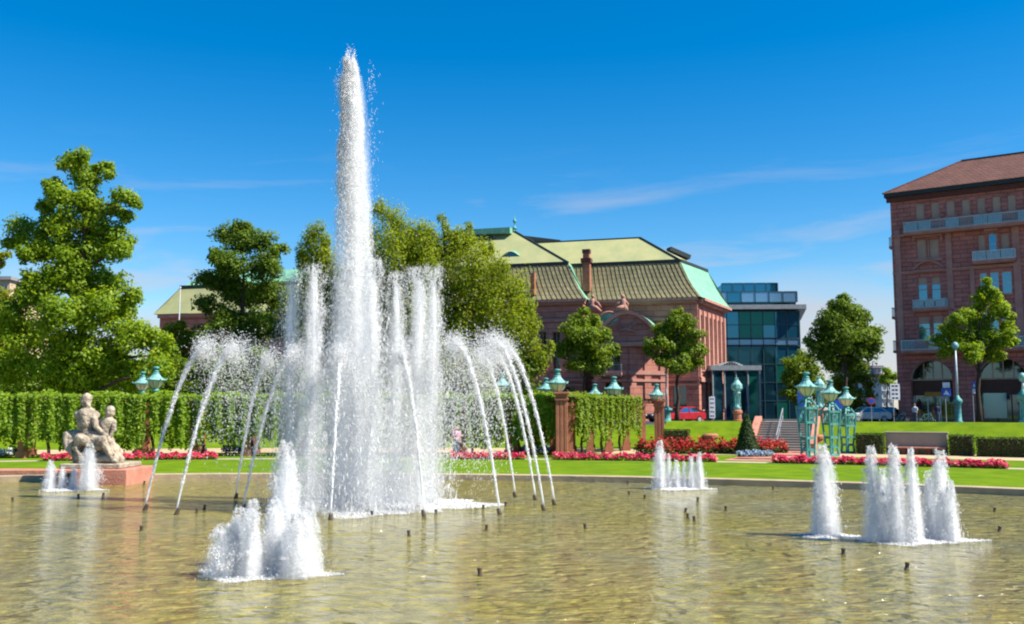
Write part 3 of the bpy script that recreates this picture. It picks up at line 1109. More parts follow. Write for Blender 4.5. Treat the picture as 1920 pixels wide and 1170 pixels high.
for i in range(NA + 1):
    k = i / NA
    x = p0 + (p1 - p0) * k
    z = zsp + (ztop - zsp) * (math.sin(PI * k) ** 0.75)
    gp.append((x, z))
MB().prism_y(gp, -5, -4.5).obj('gable', M['hall_wall'], portal)
m = MB()
gz = [(x + (x - pc) * 0.02, z + 0.03) for x, z in gp]
for i in range(NA):
    a, b = gz[i], gz[i + 1]
    m.quad((a[0], -5.3, a[1]), (b[0], -5.3, b[1]), (b[0], 0.3, b[1]), (a[0], 0.3, a[1]))
m.obj('curved_copper_roof', M['copper'], portal, smooth=True)
m = MB()
for i in range(NA):
    a, b = gp[i], gp[i + 1]
    m.bar((a[0], -5.2, a[1] - 0.2), (b[0], -5.2, b[1] - 0.2), 0.4, 0.38)
m.box(p0 - 0.2, p1 + 0.25, -5.3, -5.003, zsp - 0.5, zsp - 0.05)
for zq, hq in ((H.hit(1200, 698, -5)[1], .42), (H.hit(1200, 713, -5)[1], .25)):
    m.box(p0 - 0.1, pm - .02, -5.25, -5.003, zq - hq / 2, zq + hq / 2)
    m.bar((pm, -5.12, zq), (p1 + .1, -1.95, zq), .3, hq)
m.obj('gable_moulding', M['hall_trim'], portal)
for px in (1122,):
    s_ = H.hit(px, 700, -5)[0]
    MB().box(s_ - 0.42, s_ + 0.42, -5.28, -5.002, Z_ST, zsp - 0.5).obj('pilaster', M['hall_wall'], portal)
fd = Vector((p1 - pm, 3.1, 0))
for k_ in (.12, .5, .9):
    c_ = Vector((pm, -5, 0)) + fd * k_
    n_ = Vector((3.1, -(p1 - pm), 0)).normalized()
    MB().bar((c_.x + n_.x * .06, c_.y + n_.y * .06, Z_ST), (c_.x + n_.x * .06, c_.y + n_.y * .06, zsp - .5), .8, .22, up=(n_.x, n_.y, 0)).obj('pilaster', M['hall_wall'], portal)
oc, oz = H.hit(1142, 598, -5.05)
m = MB()
m.add([(oc + 0.95 * math.cos(2 * PI * i / 20), -5.06, oz + 0.62 * math.sin(2 * PI * i / 20)) for i in range(20)], [tuple(range(20))])
m.obj('oculus', M['oculus'], portal)
m = MB()
m.tube([(oc + 1.05 * math.cos(2 * PI * i / 20), -5.1, oz + 0.72 * math.sin(2 * PI * i / 20)) for i in range(21)], 0.14, 6)
m.obj('oculus_frame', M['hall_trim'], portal)
# carved figures beside the gable and scrollwork on it
for (px, py, sc_, flip) in ((1110, 566, 1.0, 1), (1168, 566, 1.1, -1)):
    s_, z_ = H.hit(px, py, -5.0)
    m = MB()
    yb = -4.8
    m.lathe([(.5, -.9), (.46, -.5), (.3, -.2), (.34, .1), (.2, .32), (.1, .4)], 10, (s_, yb, z_), sx=sc_, sy=.7)
    m.ball((s_ + .05 * flip, yb, z_ + .62), .2 * sc_, 8)
    m.tube([(s_ + .25 * flip, yb, z_ + .15), (s_ + .65 * flip, yb - .1, z_ - .15), (s_ + .95 * flip, yb - .1, z_ - .6)], [.14, .12, .09], 7)
    m.tube([(s_ - .1 * flip, yb - .1, z_ - .5), (s_ + .5 * flip, yb - .3, z_ - .65), (s_ + 1.0 * flip, yb - .2, z_ - 1.1)], [.24, .2, .13], 7)
    m.tube([(s_ - .2 * flip, yb, z_ + .15), (s_ - .5 * flip, yb, z_ - .2), (s_ - .45 * flip, yb, z_ - .6)], [.12, .1, .08], 7)
    m.obj('carved_figure', M['hall_trim'], portal, smooth=True)
s_, z_ = H.hit(1172, 612, -5.1)
m = MB()
for q_ in range(5):
    cxo, czo, ro = (q_ - 2) * .5, .25 * math.cos(q_ * 1.5), .34 - .03 * q_
    m.tube([(s_ + cxo + ro * (1 - i / 22) * math.cos(i * .5), -5.12, z_ + czo + ro * (1 - i / 22) * math.sin(i * .5)) for i in range(20)], .08, 5)
m.tube([(s_ - 1.1, -5.1, z_ - .5), (s_, -5.14, z_ - .28), (s_ + 1.1, -5.1, z_ - .55)], [.1, .16, .1], 6)
m.obj('scrollwork', M['hall_trim'], portal, smooth=True)
fl = at(338, 540, 112)
m = MB()
m.tube([(fl.x, fl.y, Z_ST), (fl.x, fl.y, fl.z)], [0.09, 0.06], 8)
m.ball((fl.x, fl.y, fl.z + 0.05), 0.12, 6)
tag(m.obj('flagpole', M['white_metal'], None, (fl.x, fl.y, Z_ST)), 'bare white flagpole in front of the hall roof behind the trees', 'flagpole')

# ------------------------------------------------------------------ corner building on the right
hx, hy = 38.05, 95.0
hotel = thing('corner_building', 'tall dark red sandstone corner building with balconies and ground floor arches', 'building', (hx, hy, 0), math.atan2(88.4 - 95.0, 47.1 - 37.6))
Q = Fr(hotel)
zeH = Q.hit(1672, 371)[1]
S_END = 30.0
zA = Q.hit(1740, 664)[1]          # top of arcade storey
panes = []


def q(x0, y0, x1, y1, t=0.0):
    return Q.rect(x0, y0, x1, y1, t)


wins = []      # rect, kind
for i in range(7):
    xa = 1716 + i * 28.7
    dy = -i * 2.75
    wins.append((q(xa, 381 + dy, xa + 17, 411 + dy), 'blind'))
for i in range(7, 14):
    r_ = wins[6][0]
    wdt = (wins[6][0][0] - wins[0][0][0]) / 6
    wins.append(((r_[0] + wdt * (i - 6), r_[1] + wdt * (i - 6), r_[2], r_[3]), 'blind'))
wins += [(q(1718, 449, 1737, 484), 'blind'), (q(1742, 448, 1761, 483), 'blind')]
wins += [(q(1833, 440, 1848, 476), 'blind'), (q(1854, 438, 1871, 476), 'blue'), (q(1876, 437, 1893, 475), 'blind')]
wins += [(q(1721, 520, 1739, 566), 'half'), (q(1746, 519, 1764, 566), 'half')]
wins += [(q(1838, 512, 1851, 552), 'blue'), (q(1857, 510, 1873, 551), 'blue'), (q(1879, 509, 1897, 550), 'blue')]
wins += [(q(1722, 593, 1744, 640), 'half'), (q(1749, 591, 1768, 640), 'half')]
wins += [(q(1838, 585, 1851, 630), 'blue'), (q(1857, 583, 1873, 630), 'blue'), (q(1879, 582, 1897, 629), 'blue')]
# the same bays again beyond the picture's edge
bay = wins[14:]
shift = wins[17 - 1][0][0] * 0 + (Q.hit(1864, 470)[0] - Q.hit(1740, 470)[0]) * 2
wins += [((r_[0] + shift, r_[1] + shift, r_[2], r_[3]), k) for r_, k in bay]
wins = [w_ for w_ in wins if w_[0][1] < S_END - 0.5]
m = MB()
m.wall_holes(0, S_END, zA, zeH, [w_[0] for w_ in wins], 0, 0.3)
m.quad((0, 14, zA), (0, 0, zA), (0, 0, zeH), (0, 14, zeH))
m.quad((S_END, 0, zA), (S_END, 14, zA), (S_END, 14, zeH), (S_END, 0, zeH))
m.quad((S_END, 14, zA), (0, 14, zA), (0, 14, zeH), (S_END, 14, zeH))
m.obj('wall', M['hotel_wall'], hotel)
for r_, k in wins:
    if k == 'blind':
        window(hotel, r_, 0, M['hotel_trim'], M['blind'], 1, 1, 0.06, sill_mat=M['hotel_trim'])
    elif k == 'half':
        window(hotel, r_, 0, M['hotel_trim'], M['pane_blue'], 1, 2, 0.06, sill_mat=M['hotel_trim'], blind=0.3)
    else:
        window(hotel, r_, 0, M['white_metal'], M['pane_blue'], 1, 2, 0.05, sill_mat=M['hotel_trim'])
MB().box(0.4, S_END - .4, 0.5, 13.5, zA + .02, zeH - 0.1).obj('interior_block', M['dark'], hotel)
MB().box(0.4, S_END - .4, 1.3, 13.5, Z_ST, zA).obj('interior_block', M['dark'], hotel)
# trims: hood, pediment, pilaster strips, courses
m = MB()
for (x0, y0, x1, y1, o) in ((1711, 437, 1767, 445, .32), (1711, 445, 1716, 452, .28), (1763, 444, 1768, 451, .28), (1845, 425, 1872, 434, .30), (1712, 486, 1768, 490, .22), (1740, 449, 1742, 484, .1), (1868, 437, 1872, 476, .06)):
    a = q(x0, y0, x1, y1)
    m.box(a[0], a[1], -o, -0.003, a[2], a[3])
for (x0, y0, x1, y1, o) in ((1681, 431, 1692, 660, .12), (1777, 433, 1788, 660, .10), (1822, 500, 1830, 655, .10), (1902, 420, 1916, 640, .12)):
    a = q(x0, y0, x1, y1)
    m.box(a[0], a[1], -o, -0.003, a[2], a[3])
zc = Q.hit(1740, 508)[1]
m.box(0, S_END, -0.14, -0.003, zc - .15, zc + .12)
zc = Q.hit(1740, 583)[1]
m.box(0, S_END, -0.10, -0.003, zc - .12, zc + .08)
zc = Q.hit(1740, 435)[1]
m.box(0, S_END, -0.22, -0.003, zc - .25, zc - .0)
m.obj('stone_trim', M['hotel_trim'], hotel)
a = q(1712, 489, 1770, 506)
cxp = (a[0] + a[1]) / 2
m = MB()
m.tube([(a[0] + (a[1] - a[0]) * i / 14, -0.22, a[2] + (a[3] - a[2]) * (0.15 + 0.85 * math.sin(PI * i / 14))) for i in range(15)], 0.13, 6)
m.box(a[0], a[1], -0.3, -0.003, a[2] - 0.18, a[2] + 0.02)
m.obj('pediment', M['hotel_trim'], hotel)
# balconies
z5 = Q.hit(1800, 425, -1.1)[1]
balcony(hotel, Q.hit(1693, 430, -1.1)[0], S_END - 1, z5, 0, 1.1, 0.95, M['pale_rail'], M['hotel_trim'])
b_ = q(1822, 474, 1904, 490, -0.9)
balcony(hotel, b_[0], b_[1], b_[2] + .22, 0, 0.9, 0.85, M['white_metal'], M['hotel_trim'])
b_ = q(1710, 563, 1776, 580, -0.8)
balcony(hotel, b_[0], b_[1], b_[2] + .2, 0, 0.8, 0.8, M['pale_rail'], M['hotel_trim'])
b_ = q(1688, 638, 1742, 660, -1.0)
balcony(hotel, b_[0], S_END - 1, b_[2] + .2, 0, 1.0, 0.95, M['white_metal'], M['hotel_trim'])
# little side balconies seen in profile at the corner
for py, hgt in ((455, .9), (590, .9), (655, 1.0)):
    zz = Q.hit(1672, py)[1]
    m = MB().box(-0.75, -0.003, 2.0, 4.2, zz - .25, zz)
    bb = m.obj('balcony', M['hotel_trim'], hotel)
    m = MB()
    m.box(-0.75, -0.70, 2.0, 4.2, zz + hgt - .06, zz + hgt)
    for i in range(9):
        m.box(-0.74, -0.71, 2.05 + i * .26, 2.09 + i * .26, zz, zz + hgt - .061)
    m.box(-0.69, -0.05, 2.0, 2.05, zz + hgt - .06, zz + hgt)
    for i in range(3):
        m.box(-0.6 + i * .2, -0.57 + i * .2, 2.01, 2.04, zz, zz + hgt - .061)
    m.obj('railing', M['pale_rail'], bb)
# eaves and roof
m = MB()
m.box(-0.45, S_END + .45, -0.6, 14.6, zeH - 0.02, zeH + 0.38)
m.obj('eave', M['dark_trim'], hotel)
MB().box(-0.3, S_END + .3, -0.3, -0.003, zeH - 0.5, zeH - 0.025).obj('eave_moulding', M['hotel_dark'], hotel)
zt_, rs_ = Q.hit(1803, 302, 5.5)[1], Q.hit(1803, 302, 5.5)[0]
e = zeH + 0.39
m = MB()
P0, P1, P2, P3 = (-0.5, -0.65, e), (S_END + .5, -0.65, e), (S_END + .5, 14.65, e), (-0.5, 14.65, e)
T0, T1 = (rs_, 5.5, zt_), (S_END - 4, 5.5, zt_)
m.add([P0, P1, P2, P3, T0, T1], [(0, 1, 5, 4), (1, 2, 5), (2, 3, 4, 5), (3, 0, 4)])
rh = m.obj('roof', M['hotel_roof'], hotel)
m = MB()
m.bar(P0, T0, 0.25, 0.18)
m.bar(T0, T1, 0.28, 0.2)
m.obj('ridge', M['hotel_roof'], rh)
sk = Q.hit(1833, 330, 2.9)
MB().add([(sk[0] - .35, 2.35, sk[1] - .18), (sk[0] + .35, 2.35, sk[1] - .18), (sk[0] + .35, 3.0, sk[1] + .2), (sk[0] - .35, 3.0, sk[1] + .2)], [(0, 1, 2, 3)]).obj('skylight', M['white_metal'], rh)
# arcade storey
m = MB()
ztopA = zA
arches = []
for (xl, xr, yt, ys) in ((1707, 1786, 676, 712), (1833, 1925, 672, 710)):
    a = Q.hit(xl, ys)[0]
    b = Q.hit(xr, ys)[0]
    arches.append(((a + b) / 2, (b - a) / 2, Q.hit((xl + xr) / 2, ys)[1], Q.hit((xl + xr) / 2, yt)[1]))
gap = arches[1][0] - arches[0][0]
for i in range(2, 5):
    arches.append((arches[1][0] + gap * (i - 1), arches[1][1], arches[1][2], arches[1][3]))
edges = [0] + [(arches[i][0] + arches[i + 1][0]) / 2 for i in range(4)] + [S_END]
zs = arches[0][2]
for i, (c, w_, zz, ztp) in enumerate(arches):
    pts = arch_wall(m, edges[i], edges[i + 1], zs, zA, c, w_, 0, 0.9, rise=ztp - zs)
    for (a, b) in ((edges[i], c - w_), (c + w_, edges[i + 1])):
        m.quad((a, 0, Z_ST - .2), (b, 0, Z_ST - .2), (b, 0, zs), (a, 0, zs))
m.quad((0, 14, Z_ST - .2), (0, 0, Z_ST - .2), (0, 0, zA), (0, 14, zA))
ar = m.obj('arcade_wall', M['hotel_wall'], hotel)
for i, (c, w_, zz, ztp) in enumerate(arches[:3]):
    rise = ztp - zs
    pts = [(c - w_ * math.cos(PI * k / 20), zs + rise * math.sin(PI * k / 20)) for k in range(21)]
    m = MB()
    for k in range(20):
        a, b = pts[k], pts[k + 1]
        m.quad((a[0], 0, a[1]), (a[0], 0.9, a[1]), (b[0], 0.9, b[1]), (b[0], 0, b[1]))
    m.obj('arch_soffit', M['plaster'], ar)
    m = MB()
    m.quad((c - w_, 0, Z_ST - .2), (c - w_, 0.9, Z_ST - .2), (c - w_, 0.9, zs), (c - w_, 0, zs))
    m.quad((c + w_, 0.9, Z_ST - .2), (c + w_, 0, Z_ST - .2), (c + w_, 0, zs), (c + w_, 0.9, zs))
    m.obj('arch_jamb', M['hotel_wall'], ar)
    # voussoirs
    for k in range(11):
        a0, a1 = PI * (k + .06) / 11, PI * (k + .94) / 11
        ro = 1.22
        m = MB()
        pr = [(c - w_ * math.cos(a0), zs + rise * math.sin(a0)), (c - w_ * ro * math.cos(a0), zs + rise * ro * math.sin(a0)),
              (c - w_ * ro * math.cos(a1), zs + rise * ro * math.sin(a1)), (c - w_ * math.cos(a1), zs + rise * math.sin(a1))]
        m.prism_y(pr, -0.07, -0.003)
        m.obj('voussoir', M['hotel_wall'], ar)
    # infill: transom, lunette, shop front
    MB().box(c - w_, c + w_, 0.82, 0.92, zs - 1.5, zs - .05).obj('transom', M['brown_wood'], ar)
    lun = MB()
    lun.add([(x, 0.86, z) for x, z in pts], [tuple(range(len(pts)))])
    lw = lun.obj('lunette', M['pane_dark'], ar)
    m = MB()
    for fx in (-0.42, 0.02, 0.45):
        m.box(c + fx * w_ - .06, c + fx * w_ + .06, 0.80, 0.855, zs - .02, zs + rise * math.sqrt(max(0, 1 - fx * fx)) - .02)
    m.box(c - w_ + .02, c + w_ - .02, 0.78, 0.85, zs - .048, zs + .10)
    m.obj('glazing_bar', M['plaster'], lw)
    sf = MB().box(c - w_, c + w_, 0.95, 1.0, Z_ST, zs - 1.5).obj('shop_front', M['pane_dark'], ar)
    m = MB()
    for fx in (-0.95, -0.3, 0.3, 0.95):
        m.box(c + fx * w_ - .05, c + fx * w_ + .05, 0.88, 0.945, Z_ST, zs - 1.51)
    m.obj('shop_frame', M['white_metal'] if i == 0 else M['brown_wood'], sf)
    if i == 0:
        rr = q(1734, 735, 1766, 743, .8)
        MB().box(rr[0], rr[1], 0.74, 0.815, rr[2], rr[3]).obj('shop_sign', M['sign_orange'], ar)
    if i == 1:
        rr = q(1845, 737, 1888, 784, .85)
        MB().box(rr[0], rr[1], 0.80, 0.86, rr[2], rr[3]).obj('shop_window', M['oculus'], ar)

# ------------------------------------------------------------------ glass building between them
gl = thing('glass_building', 'modern teal glass building with flat projecting roof slab', 'building', (at(1350, 770, 122).x, 122, 0), R(-3))
G = Fr(gl)
gz0 = Z_ST
s0, s1 = G.hit(1340, 600)[0], G.hit(1498, 600)[0]
zt = G.hit(1420, 575)[1]
MB().box(s0, s1 - .2, 0.5, 16, gz0, zt).obj('core', M['deep_glass'], gl)


def curtain(par, s0, s1, z0, z1, nc, nrw, t, mats, name='facade'):
    fm = MB()
    for i in range(nc + 1):
        x = s0 + (s1 - s0) * i / nc
        fm.box(x - .05, x + .05, t - .08, t + .05, z0, z1)
    for j in range(nrw + 1):
        z = z0 + (z1 - z0) * j / nrw
        for i in range(nc):
            a = s0 + (s1 - s0) * i / nc + .05
            b = s0 + (s1 - s0) * (i + 1) / nc - .05
            fm.box(a, b, t - .06, t + .04, z - .05, z + .05)
    f_ = fm.obj(name, M['mullion'], par)
    for i in range(nc):
        for j in range(nrw):
            a = s0 + (s1 - s0) * i / nc + .05
            b = s0 + (s1 - s0) * (i + 1) / nc - .05
            c = z0 + (z1 - z0) * j / nrw + .05
            d = z0 + (z1 - z0) * (j + 1) / nrw - .05
            MB().box(a, b, t - .02, t + .02, c, d).obj('pane', mats(i, j), f_)
    return f_


rA = G.rect(1340, 584, 1498, 634)
nc = 7
curtain(gl, s0, s1, rA[2], rA[3], nc, 2, 0, lambda i, j: M['green_reflect_glass'] if (i in (2, 3, 4) and i - j < 4) else M['teal_glass'])  # middle panes carry the painted green reflection
rB = G.rect(1340, 636, 1498, 647)
curtain(gl, s0, s1, rB[2], rB[3], nc, 1, -0.1, lambda i, j: M['pale_glass'], 'spandrel')
rC = G.rect(1340, 649, 1498, 786)
curtain(gl, s0, s1, gz0, rC[3], nc, 4, 0, lambda i, j: M['teal_glass'] if (i >= 5 and j == 3) else (M['deep_glass'] if rnd.random() < .8 else M['green_reflect_glass']))
# right side
m = MB()
sd_o = curtain(gl, 0, 14, gz0, rA[3], 5, 6, 0, lambda i, j: M['pale_glass'] if j > 2 else M['teal_glass'], 'side_facade')
sd_o.location = (s1 + .05, 0.05, 0)
sd_o.rotation_euler = (0, 0, R(82))
# roof slab, attic glazing, penthouse
zs0 = G.hit(1430, 581)[1]
m = MB()
m.prism([(s0 + 1, -1.2), (G.hit(1512, 575, -1.2)[0], -1.2), (G.hit(1512, 575, -1.2)[0] + 3.2, 15), (s0 + 1, 15)], zs0, zs0 + .55)
m.obj('roof_slab', M['grey_metal'], gl)
rD = G.rect(1345, 546, 1497, 570)
MB().box(s0 + .3, s1 - .1, 0.9, 14, rD[2] - .5, rD[3] - .1).obj('attic_core', M['deep_glass'], gl)
curtain(gl, s0, s1, rD[2] + .3, rD[3], 6, 1, 0.6, lambda i, j: M['pale_glass'] if i != 1 else M['teal_glass'], 'attic')
rE = G.rect(1353, 531, 1458, 547, 2)
curtain(gl, rE[0], rE[1], rE[2], rE[3], 5, 1, 2.0, lambda i, j: M['teal_glass'], 'penthouse')
MB().box(rE[0] + .1, rE[1] - .1, 2.1, 12, rE[2] - .5, rE[3] - .05).obj('penthouse_core', M['teal_glass'], gl)
# entrance canopy on slim posts
cn_ = thing('entrance_canopy', 'flat pale glass entrance canopy on thin posts before the teal building', 'canopy', (at(1382, 770, 108).x, 108, Z_ST))
a0, a1 = at(1333, 690, 106).x - cn_.location.x, at(1428, 690, 106).x - cn_.location.x
zc0, zc1 = at(1380, 694, 106).z - Z_ST, at(1380, 685, 106).z - Z_ST
MB().box(a0, a1, -2, 5, zc0, zc1).obj('roof', M['grey_metal'], cn_)
m = MB()
for k in range(9):
    t_ = k / 8
    m.box(a0 + 1.0 + (a1 - a0 - 2) * t_ * .6, a0 + 1.5 + (a1 - a0 - 2) * t_ * .6, -1.4, 4.5, zc1 + .003, zc1 + .1 + .32 * math.sin(PI * t_))
m.obj('roof_vault', M['white_metal'], cn_)
for k in range(5):
    x = a0 + .2 + (a1 - a0 - .4) * k / 4
    MB().tube([(x, -1.8, 0), (x, -1.8, zc0)], 0.09, 8).obj('post', M['grey_metal'], cn_)
for k in range(4):
    x = a0 + .3 + (a1 - a0 - .4) * k / 4
    MB().box(x, x + (a1 - a0 - .4) / 4 - .3, -1.81, -1.79, 0.05, zc0 - .05).obj('glass_panel', M['deep_glass'] if k != 3 else M['green_reflect_glass'], cn_)

# ------------------------------------------------------------------ distant houses
def house(label, px0, px1, ytop, D, wall, rows, cols, roofm=None, rh=0.0, name='town_house', depth=10):
    a, b = at(px0, ytop, D), at(px1, ytop, D)
    w = b.x - a.x
    t = thing(name, label, 'house', ((a.x + b.x) / 2, D, Z_ST))
    h = a.z - Z_ST
    hl = []
    for i in range(cols):
        for j in range(rows):
            c = -w / 2 + w * (i + .5) / cols
            z = h * (j + .35) / rows
            hl.append((c - w / cols * .27, c + w / cols * .27, z, z + h / rows * .5))
    m = MB().wall_holes(-w / 2, w / 2, 0, h, hl, 0, .25)
    m.quad((-w / 2, depth, 0), (-w / 2, 0, 0), (-w / 2, 0, h), (-w / 2, depth, h))
    m.quad((w / 2, 0, 0), (w / 2, depth, 0), (w / 2, depth, h), (w / 2, 0, h))
    m.obj('wall', wall, t)
    for r_ in hl:
        window(t, r_, 0, M['white_metal'], M['pane_dark'], 2, 1, .08, depth=.25, sill_mat=M['white_metal'])
    MB().box(-w / 2 + .1, w / 2 - .1, .3, depth, 0, h - .05).obj('interior_block', M['dark'], t)
    m = MB()
    if rh:
        m.add([(-w / 2 - .3, -.4, h), (w / 2 + .3, -.4, h), (w / 2 + .3, depth, h), (-w / 2 - .3, depth, h), (-w / 2 - .3, depth / 2, h + rh), (w / 2 + .3, depth / 2, h + rh)],
              [(0, 1, 5, 4), (1, 2, 5), (2, 3, 4, 5), (3, 0, 4), (3, 2, 1, 0)])
    else:
        m.box(-w / 2 - .3, w / 2 + .3, -.4, depth, h, h + .4)
    m.obj('roof', roofm or M['grey_roof'], t)
    return t


house('cream house far down the street behind the round street tree', 1600, 1637, 694, 165, M['yellow_wall'], 4, 3, M['hotel_roof'], 2.0)
house('narrow blue and white house at the far end of the street', 1638, 1652, 690, 158, M['blue_wall'], 5, 1)
house('white house with red panels beside the corner building far behind', 1652, 1674, 706, 150, M['white_wall'], 5, 2, M['red_panel'], 0)
house('grey roofed building peeping out at the left edge', -90, 19, 525, 112, M['yellow_wall'], 5, 5)

# ------------------------------------------------------------------ foliage
def unit(a):
    return a / np.maximum(np.linalg.norm(a, axis=1, keepdims=True), 1e-9)


def leaf_quads(P, nrm, size, aspect=0.62, down=0.0):
    """rhombic leaves at P facing roughly nrm; down>0 makes them hang"""
    n = len(P)
    nrm = unit(nrm)
    rv = nr.normal(size=(n, 3))
    rv[:, 2] -= down
    t = unit(rv - nrm * np.sum(rv * nrm, axis=1, keepdims=True))
    s = np.cross(nrm, t)
    Ls = (size * nr.uniform(0.7, 1.35, n))[:, None]
    v = np.empty((n, 4, 3))
    v[:, 0] = P - t * Ls * 0.5
    v[:, 1] = P + s * Ls * aspect * 0.5 + nrm * Ls * 0.08
    v[:, 2] = P + t * Ls * 0.5
    v[:, 3] = P - s * Ls * aspect * 0.5 + nrm * Ls * 0.08
    f = np.arange(n * 4).reshape(n, 4)
    return v.reshape(-1, 3), f


def clump_points(c, r, n, flat=0.85, sub=7, droop=0.0):
    """leaf positions, outward normals and tones for one clump of twigs"""
    c = np.array(c)
    dirs = unit(nr.normal(size=(sub, 3)))
    dirs[:, 2] = dirs[:, 2] * 0.9 + 0.05
    sc = c + dirs * r * nr.uniform(0.25, 0.72, (sub, 1)) * np.array([1, 1, flat])
    sr = r * nr.uniform(0.36, 0.60, sub)
    k = nr.integers(0, sub, n)
    d = unit(nr.normal(size=(n, 3)))
    rad = nr.uniform(0, 1, n) ** 0.45
    stretch = np.array([1, 1, flat * (1 + droop)])
    P = sc[k] + d * (sr[k] * rad)[:, None] * stretch
    if droop:
        P[:, 2] -= droop * r * (nr.uniform(0, 1, n) ** 2 * 0.9 - .28)
    nm = d * 0.75 + (P - c) / r * 0.45 + np.array([0, 0, 0.45]) + nr.normal(size=(n, 3)) * 0.55
    subtone = nr.uniform(-0.26, 0.26, sub)
    tone = np.clip(0.52 + subtone[k] + nr.normal(0, 0.2, n), 0, 1)
    return P, nm, tone


def tree(name, label, D, clumps, trunk, leafm, leaf=6.2, dens=2.3, droop=0.0, zbase=Z_ST, tr=0.28, cat='tree', group=None, sub=7, limbs=True, aspect=0.62, flat=0.85):
    """clumps: (px, py, radius in px, depth offset in m); trunk: picture column of the foot"""
    u = D / FPX
    foot = at(trunk, 780, D)
    base = Vector((foot.x, D, zbase))
    t = thing(name, label, cat, base, 0, group)
    Ps, Ns, Ts = [], [], []
    cs = []
    for cl in clumps:
        px, py, r = cl[:3]
        dy = cl[3] if len(cl) > 3 else rnd.uniform(-0.9, 0.9) * r * u * 1.2
        c = at(px, py, D + dy)
        rr = r * u * (D + dy) / D
        cs.append((c, rr))
        n = int(PI * r * r / (0.3 * leaf * leaf) * dens * 2.9)
        P, nm, tn = clump_points(c, rr * 1.38, n, flat=flat, sub=max(6, sub + int(r / 8)), droop=droop)
        Ps.append(P)
        Ns.append(nm)
        Ts.append(tn)
    P, nm, tn = np.concatenate(Ps), np.concatenate(Ns), np.concatenate(Ts)
    V, F_ = leaf_quads(P, nm, leaf * u, aspect=aspect, down=1.6 if droop else 0.3)
    np_mesh('crown', V, F_, leafm, t, tuple(base), tn)
    # trunk and limbs
    m = MB()
    top = max(c.z for c, _ in cs)
    lowz_ = min(c.z - r for c, r in cs)
    cx = sum(c.x * r for c, r in cs) / sum(r for c, r in cs)
    spine = []
    K = 7
    for i in range(K + 1):
        k = i / K
        z = zbase - 0.1 + (top - 0.15 * (top - zbase) - zbase) * k
        spine.append(Vector((base.x + (cx - base.x) * k ** 1.5 + rnd.uniform(-.08, .08), D + rnd.uniform(-.08, .08), z)))
    m.tube(spine, [tr * (1.25 if i == 0 else 1 - 0.88 * i / K) for i in range(K + 1)], 8, wob=0.15)
    if limbs:
        for c, r in cs:
            zz = max(lowz_ * .5 + zbase * .5 + 0.3, c.z - rnd.uniform(0.8, 1.6) * r - 0.4)
            zz = min(zz, spine[-1].z)
            k = (zz - spine[0].z) / (spine[-1].z - spine[0].z) * K
            i = max(0, min(K - 1, int(k)))
            p = spine[i].lerp(spine[i + 1], max(0, min(1, k - i)))
            c = c - Vector((0, 0, .25 * r))
            mid = p.lerp(c, 0.5) + Vector((0, 0, (-.04 if droop else .08) * (c - p).length))
            r0 = tr * 0.42 * max(0.25, 1 - 0.8 * k / K)
            m.tube([p, mid, c], [r0, r0 * 0.65, r0 * 0.25], 5, cap=False)
            for q_ in range(3):
                e = c + Vector((rnd.uniform(-1, 1), rnd.uniform(-1, 1), rnd.uniform(-.3, 1))) * r * 0.7
                m.tube([mid.lerp(c, 0.6), e], [r0 * 0.3, r0 * 0.1], 4, cap=False)
    m.v = [(p[0] - base.x, p[1] - base.y, p[2] - base.z) for p in m.v]
    m.obj('trunk', M['bark'], t, smooth=True)
    return t


tree('tulip_tree', 'tallest bright green broadleaf tree at the left, behind the vine pergola', 68,
     [(150, 292, 22), (136, 312, 24), (196, 312, 17), (205, 325, 14), (165, 335, 30), (100, 348, 22), (112, 372, 28), (150, 375, 34), (236, 372, 22), (254, 382, 14), (222, 398, 20), (238, 408, 16),
      (85, 392, 20), (120, 415, 36), (175, 415, 36), (215, 440, 28), (236, 455, 18), (40, 432, 26), (22, 452, 22), (72, 462, 30), (50, 478, 22), (110, 470, 38), (165, 470, 42), (222, 470, 24),
      (100, 525, 36), (155, 535, 44), (210, 525, 28), (60, 520, 18), (60, 560, 34), (120, 590, 46), (190, 590, 46), (232, 580, 30), (25, 590, 30), (40, 630, 42), (110, 650, 48), (180, 660, 48), (245, 630, 40), (282, 640, 30),
      (195, 445, 30), (85, 428, 24), (140, 500, 38), (245, 555, 24), (70, 545, 30), (20, 690, 42), (90, 705, 44), (165, 712, 44), (235, 700, 42), (290, 690, 36), (308, 660, 20)], 150, L['bright'], leaf=6.6, dens=2.2, zbase=Z_G, tr=0.55)
tree('dark_tree', 'dark green dense tree behind the left tall jets, before the hall', 88,
     [(455, 425, 20), (430, 440, 24), (482, 448, 28), (452, 458, 26), (520, 468, 18), (402, 480, 20), (436, 492, 34), (500, 500, 34), (398, 528, 28), (440, 545, 40), (505, 555, 38), (392, 572, 22), (420, 598, 34), (475, 610, 40), (520, 615, 28), (390, 630, 24), (450, 650, 36)], 455, L['dark'], leaf=5.6, dens=2.3, tr=0.45)
